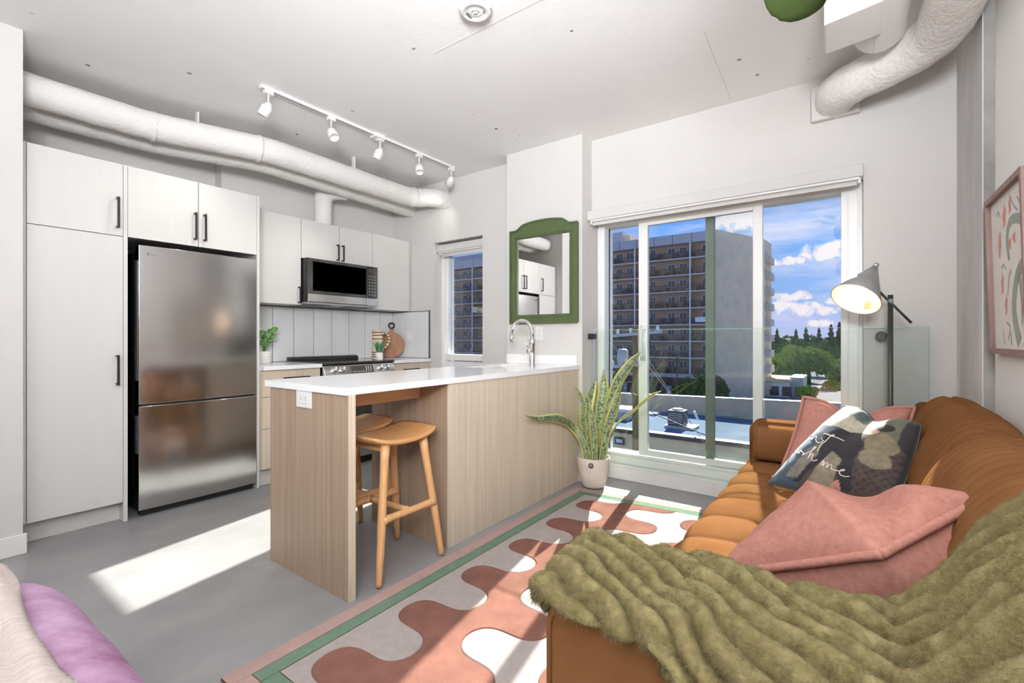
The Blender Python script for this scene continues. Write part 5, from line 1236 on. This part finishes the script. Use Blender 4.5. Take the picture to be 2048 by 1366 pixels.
for b0 in bays[1:]:
    box(b0-.1, b0+.1, YF-.78, YF-.68, -4.7, Zpar).build('downpipe', 'white_frame', tw)
    box(b0-.08, b0+.08, YF-.6, YF+.8, -4.7, Zpar).build('party_wall', 'tower_wall', tw)
box(-20.6, -18.6, YF-.70, YF-.66, 3.7, 4.5).build('hung_sheet', 'white_frame', tw)
MB().box(XW, XE, YF-.9, YF+1.0, -5.4, -4.74).build('podium_band', 'tower_slab', tw)
MB().box(XW, XE, YF+.3, YF+.9, GZ, -5.4).build('shop_front', 'tower_dark', tw)
for k in range(9):
    x = -20.0-k*3.0; o = MB().box(x-1.2, x+1.2, YF+.24, YF+.32, GZ+.4, -6.4).build('shop_window', 'tower_pane', tw)
for x in (-24.5, -33.5): box(x-1.0, x+1.0, YF+.15, YF+.22, GZ+.5, -6.9).build('shop_sign', 'metal_grey', tw)
# low flat-roofed shop in front
ls = thing('low_building', 'low beige flat-roofed building just outside below the window', 'building', (-4, 23, GZ))
YE = 20.1; ZR_ = -3.0
MB().box(-24, 14, YE, YE+.25, GZ, ZR_-.12).build('front_wall', 'beige', ls)
MB().box(-24, 14, YE+.25, 29.0, GZ, ZR_).build('roof', 'roof_blue', ls)
MB().box(-24, 14, YE-.12, YE+.30, ZR_-.14, ZR_+.04).build('roof_coping', 'tower_dark', ls)
MB().add([(-24, 26.3, ZR_), (14, 26.3, ZR_), (14, 26.6, ZR_), (-24, 26.6, ZR_), (-24, 26.3, -2.52), (14, 26.3, -1.55), (14, 26.6, -1.55), (-24, 26.6, -2.52)],
         [(0, 3, 2, 1), (4, 5, 6, 7), (0, 1, 5, 4), (1, 2, 6, 5), (2, 3, 7, 6), (3, 0, 4, 7)]).build('rear_parapet', 'roof_wall', ls)
MB().add([(-24, 26.25, -2.52), (14, 26.25, -1.55), (14, 26.65, -1.55), (-24, 26.65, -2.52), (-24, 26.25, -2.46), (14, 26.25, -1.49), (14, 26.65, -1.49), (-24, 26.65, -2.46)],
         [(0, 3, 2, 1), (4, 5, 6, 7), (0, 1, 5, 4), (1, 2, 6, 5), (2, 3, 7, 6), (3, 0, 4, 7)]).build('parapet_cap', 'metal_grey', ls)
wl = AY(1240, 881, YE); MB().box(wl.x-.22, wl.x+.22, YE-.10, YE, wl.z-.16, wl.z+.16).build('wall_light', 'tower_dark', ls)
MB().box(wl.x-.14, wl.x+.14, YE-.11, YE-.10, wl.z-.08, wl.z+.08).build('light_lens', 'white_frame', ls)
ac = thing('rooftop_unit', 'dark louvred rooftop air-conditioning unit on a pale base', 'air conditioner', (-8.2, 23.2, ZR_))
p = AZ(1352, 856, ZR_); ac.location = (p.x, p.y, ZR_)
MB().box(p.x-.36, p.x+.36, p.y-.1, p.y+.6, ZR_+.12, ZR_+.80).build('cabinet', 'tower_dark', ac, bevel=.02)
for k in range(6): MB().box(p.x-.32, p.x+.32, p.y-.13, p.y-.1, ZR_+.2+k*.09, ZR_+.24+k*.09).build('louvre', 'metal_grey', ac)
MB().lathe([(.26, 0), (.26, .05), (.20, .07), (0, .07)], (p.x, p.y+.25, ZR_+.80), 20).build('fan_cowl', 'metal_grey', ac, smooth=True, ang=40)
MB().box(p.x-.45, p.x+.85, p.y-.25, p.y+.7, ZR_, ZR_+.12).build('base', 'metal_grey', ac)
for i, (px, py, w, d_, h, lab) in enumerate([(1305, 829, .5, .8, .12, 'flat white roof skylight nearest the sliding door frame'), (1455, 834, .65, .6, .14, 'pale low roof vent seen through the double glass'), (1577, 842, .45, .35, .20, 'small white roof hatch beside the sofa arm'), (1250, 836, .9, 1.2, .55, 'squat grey roof equipment left of the utility pole'), (1262, 812, 1.0, .8, .35, 'pale roof equipment behind the utility pole')]):
    q_ = AZ(px, py, ZR_); t = thing('roof_vent' if i < 3 else 'roof_equipment', lab, 'vent' if i < 3 else 'roof equipment', (q_.x, q_.y, ZR_))
    MB().box(q_.x-w/2, q_.x+w/2, q_.y-d_/2, q_.y+d_/2, ZR_, ZR_+h*.7).build('curb', 'metal_grey', t)
    MB().box(q_.x-w/2-.05, q_.x+w/2+.05, q_.y-d_/2-.05, q_.y+d_/2+.05, ZR_+h*.7, ZR_+h).build('cover', 'white_frame', t, bevel=.02)
# utility pole with arms, insulators, transformer and wires
up = thing('utility_pole', 'weathered wooden utility pole with cross-arms and insulators', 'pole', (-7.1, 18.3, GZ))
pb = AY(1271, 800, 18.3)
MB().tube([(pb.x, 18.3, GZ), (pb.x, 18.3, 1.55)], [.15, .115], 14).build('pole', 'pole_wood', up, smooth=True, ang=50)
for z in (1.28, -.02):
    a, b = Vector((pb.x-1.4, 18.15, z-.10)), Vector((pb.x+(1.1 if z > 1 else .3), 18.15, z+.10)); MB().bar(a, b, .10, .12).build('cross_arm', 'metal_grey', up)
    for k in range(5):
        c = a.lerp(b, .06+.22*k); MB().lathe([(.03, 0), (.075, .03), (.045, .07), (.075, .10), (.045, .14), (.07, .17), (0, .2)], c+Vector((0, 0, .05)), 12).build('insulator', 'white_frame', up, smooth=True)
MB().lathe([(.0, -.4), (.2, -.38), (.22, 0), (.22, .25), (.15, .32), (0, .33)], (pb.x-.55, 18.3, .35), 16).build('transformer', 'metal_grey', up, smooth=True, ang=50)
for k in range(3): MB().box(pb.x-.05, pb.x+.12, 18.12, 18.17, -3.6-k*.9, -3.4-k*.9).build('pole_tag', 'white_frame', up)
MB().tube(smooth_path([(pb.x+.1, 18.2, 1.3), (pb.x+.55, 18.2, 1.25), (pb.x+.6, 18.2, .6), (pb.x+.15, 18.2, .2)], 6), .022, 6).build('jumper_wire', 'black', up, smooth=True)
def wire(a, b, sag, lab, r=.014, m='black'):
    a, b = Vector(a), Vector(b); P = [a.lerp(b, k/10)-Vector((0, 0, sag*4*(k/10)*(1-k/10))) for k in range(11)]
    tag(MB().tube(P, r, 6).build('wire', m, smooth=True), lab, 'cable', 'wires at the utility pole')
pt = lambda z: (pb.x+.1, 18.25, z)
wire(pt(.9), AY(1432, 920, 20.0), 0, 'pale guy wire slanting down steeply from the pole to the low wall', .013, 'metal_grey')
wire(pt(.55), AY(1364, 818, 22.5), 0, 'upper pale guy wire slanting down from the pole onto the flat roof', .012, 'metal_grey')
wire(AY(1302, 824, 19.0), AY(1414, 871, 19.2), .02, 'black cable crossing in front of the rooftop unit', .022)
wire(AY(1221, 752, 17), AY(1278, 793, 17.2), .1, 'black cable left of the pole above the snake plant leaves', .02)
wire(pt(-.6), (-30, 16, -1.5), 1.0, 'black cable running off to the left below the cross-arms', .02)
wire(pt(1.4), (-30, 22, 1.7), .6, 'highest black cable running left from the pole top', .018)
MB_ = MB().lathe([(.05, -.2), (.06, 0), (.05, .2)], AY(1392, 831, 21.0), 10, axis=(.4, .2, -1)); tag(MB_.build('wire_guard', 'white_frame', smooth=True), 'white sleeve on the pale guy wire over the roof', 'cable guard')
lpz = thing('street_light', 'thin dark street light post in front of the tower podium', 'street light', (-25, 76, GZ))
q_ = AY(1354, 760, 70.0); lpz.location = (q_.x, 70, GZ)
MB().tube([(q_.x, 70, GZ), (q_.x, 70, -1.2)], .11, 8).box(q_.x-.9, q_.x+.1, 69.9, 70.1, -1.3, -1.15).build('post', 'tower_dark', lpz)
MB().box(q_.x-1.1, q_.x-.5, 69.85, 70.15, -1.42, -1.30).build('lamp_head', 'tower_dark', lpz)
# road, car, small building on the right
struct('road', MB().prism([(-9.0, 40), (2.0, 40), (2.0, 60), (9.0, 230), (4.0, 420), (-8, 420), (-1.0, 230), (-8.0, 95)], GZ-.02, GZ+.03, 2), 'road')
for (px, py, w) in ((1600, 783, 5), (1630, 772, 6)):
    q_ = AZ(px, py, GZ); struct('road_marking', box(q_.x-w/2, q_.x+w/2, q_.y-.15, q_.y+.15, GZ+.03, GZ+.05), 'white_frame')
car = thing('car', 'dark car driving away on the road between the trees', 'car', (0, 140, GZ))
q_ = AZ(1651, 747, GZ); car.location = (q_.x, q_.y, GZ+.05); cx, cy, cz = q_.x, q_.y, GZ+.05
MB().prism([(cy-2.2, cz+.35), (cy-2.2, cz+.95), (cy-1.6, cz+1.0), (cy-1.2, cz+1.55), (cy+.9, cz+1.55), (cy+1.5, cz+1.0), (cy+2.2, cz+.9), (cy+2.2, cz+.35)], cx-.95, cx+.95, 0).build('body', 'black_gloss', car, bevel=.06)
MB().add([(cx-.75, cy-1.62, cz+1.05), (cx+.75, cy-1.62, cz+1.05), (cx+.65, cy-1.30, cz+1.48), (cx-.65, cy-1.30, cz+1.48)], [(0, 1, 2, 3)]).build('rear_window', 'tower_pane', car)
for sx_ in (-.9, .9):
    for sy_ in (-1.4, 1.35): MB().tube([(cx+sx_-.1, cy+sy_, cz+.33), (cx+sx_+.1, cy+sy_, cz+.33)], .33, 14).build('wheel', 'black', car)
for sx_ in (-.75, .75): MB().box(cx+sx_-.15, cx+sx_+.15, cy-2.23, cy-2.19, cz+.75, cz+.88).build('tail_light', 'art_red', car)
sb_ = thing('small_building', 'small grey and white flat-roofed garage beyond the tower corner', 'building', (-12, 78, GZ))
qa, qb = AZ(1527, 795, GZ), AZ(1578, 795, GZ)
MB().box(qa.x-.8, qb.x, qb.y, qb.y+9, GZ, GZ+2.6).build('wall', 'white_frame', sb_)
MB().box(qa.x-1.0, qb.x+.3, qb.y-.3, qb.y+9.2, GZ+2.6, GZ+3.1).build('roof', 'roof_wall', sb_)
for k in range(3): MB().box(qa.x+.6+k*1.9, qa.x+2.0+k*1.9, qb.y-.06, qb.y, GZ+.2, GZ+1.8).build('garage_door', 'tower_dark', sb_)
MB().box(qb.x, qb.x+2.0, qb.y+1, qb.y+9, GZ, GZ+3.4).build('side_wall', 'metal_grey', sb_)
# trees
def crown_mesh(name, m, R, n, leaf, seed, squash=.9, conic=False):
    random.seed(seed); mb = MB(); blobs = [(Vector((random.uniform(-.55, .55)*R, random.uniform(-.55, .55)*R, random.uniform(-.35, .6)*R*squash)), R*random.uniform(.35, .6)) for _ in range(9)]
    for i in range(n):
        if conic:
            h = random.random(); rr = R*.52*(1-h)**.7*random.uniform(.15, 1)*(.75+.25*math.sin(h*31)); a = random.uniform(0, 6.28); p = Vector((rr*math.cos(a), rr*math.sin(a), (h-.5)*R*2.4))
        else:
            c, r = random.choice(blobs); d = Vector((random.gauss(0, 1), random.gauss(0, 1), random.gauss(0, 1))).normalized(); p = c+d*r*random.uniform(.75, 1.03)
        a, b = Vector((random.gauss(0, 1), random.gauss(0, 1), random.gauss(0, 1))).normalized(), Vector((random.gauss(0, 1), random.gauss(0, 1), random.gauss(0, 1))).normalized()
        b = a.cross(b).normalized(); s_ = leaf*random.uniform(.6, 1.3); mb.add([p-a*s_, p+b*s_*.7, p+a*s_, p-b*s_*.7], [(0, 1, 2, 3)])
    me = bpy.data.meshes.new(name); me.from_pydata(mb.v, [], mb.f); me.materials.append(MATS[m]); return me
cm = {'a': crown_mesh('crown', 'tree_a', 4.2, 2600, .42, 1), 'b': crown_mesh('crown', 'tree_b', 4.4, 2600, .42, 2), 'c': crown_mesh('crown', 'tree_c', 5.0, 2000, .45, 3, conic=True)}
tmb = MB().tube([(0, 0, 0), (0, 0, 4.5)], [.28, .16], 8); tme = bpy.data.meshes.new('trunk'); tme.from_pydata(tmb.v, [], tmb.f); tme.materials.append(MATS['bark'])
def tree(k, px, ptop, dist, sc, lab):
    d = _ray(px, 676); x, y = d.x*dist, d.y*dist; zt = 1.13+(676-ptop)/940*dist; R = {'a': 4.2, 'b': 4.4, 'c': 6.0}[k]*sc
    t = thing('conifer' if k == 'c' else 'tree', lab, 'tree', (x, y, GZ), 'trees along the road')
    o = bpy.data.objects.new('crown', cm[k]); COL.objects.link(o); o.parent = t; o.scale = (sc, sc, sc*(1.0 if k != 'c' else 1)); o.location = (0, 0, zt-R*.92-GZ); o.rotation_euler = (0, 0, px*1.7)
    tr_ = bpy.data.objects.new('trunk', tme); COL.objects.link(tr_); tr_.parent = t; h = max(1.0, zt-R*1.2-GZ); tr_.scale = (sc, sc, h/4.5+.2)
for a in [('b', 1412, 742, 70, .78, 'dark leafy tree in front of the tower podium beside the sliding door stile'), ('b', 1378, 754, 69, .55, 'smaller leafy tree at the foot of the tower, left of the taller one'),
          ('c', 1234, 742, 62, .42, 'dark shrub-like tree behind the utility pole'),
          ('a', 1552, 704, 104, .95, 'bright green tree standing nearest the tower corner'), ('b', 1586, 722, 97, .90, 'dark full tree directly above the small garage'),
          ('a', 1604, 690, 112, 1.0, 'tallest bright yellow-green tree in the middle of the grove'), ('b', 1566, 684, 150, 1.25, 'dark tree behind the bright one at the tower corner'),
          ('b', 1620, 706, 98, .75, 'dark tree right of the garage, nearest the road'), ('a', 1634, 694, 126, .85, 'bright green tree left of the dark car on the road'),
          ('b', 1600, 676, 185, 1.4, 'broad dark treetop behind the tallest bright tree'), ('b', 1645, 684, 168, 1.1, 'dark tree where the road disappears'),
          ('a', 1692, 716, 110, 1.0, 'bright green tree right of the road, cut by the window frame'), ('b', 1680, 690, 150, 1.15, 'dark tree right of the road behind the bright one'),
          ('a', 1622, 772, 72, .40, 'low yellow-green bush beside the small garage'), ('a', 1674, 762, 92, .55, 'small yellow-green tree at the right edge of the road'),
          ('b', 1626, 670, 250, 1.5, 'distant dark treetop under the middle of the horizon'), ('b', 1666, 672, 210, 1.3, 'distant dark treetop at the right end of the horizon'),
          ('c', 1554, 660, 175, .62, 'leftmost narrow conifer on the horizon, by the tower'), ('c', 1592, 661, 215, .75, 'second narrow conifer from the left on the horizon'),
          ('c', 1612, 657, 195, .78, 'narrow conifer in the middle of the horizon'), ('c', 1638, 658, 225, .8, 'narrow conifer left of the two tallest on the horizon'),
          ('c', 1662, 652, 182, .82, 'left one of the two tallest conifers on the horizon'), ('c', 1679, 648, 172, .85, 'tallest conifer on the horizon, next to the window frame'),
          ('b', 1572, 670, 300, 1.9, 'farthest hazy treetop behind the left conifers'), ('b', 1545, 672, 290, 1.8, 'farthest hazy treetop beside the tower edge')]:
    tree(*a)
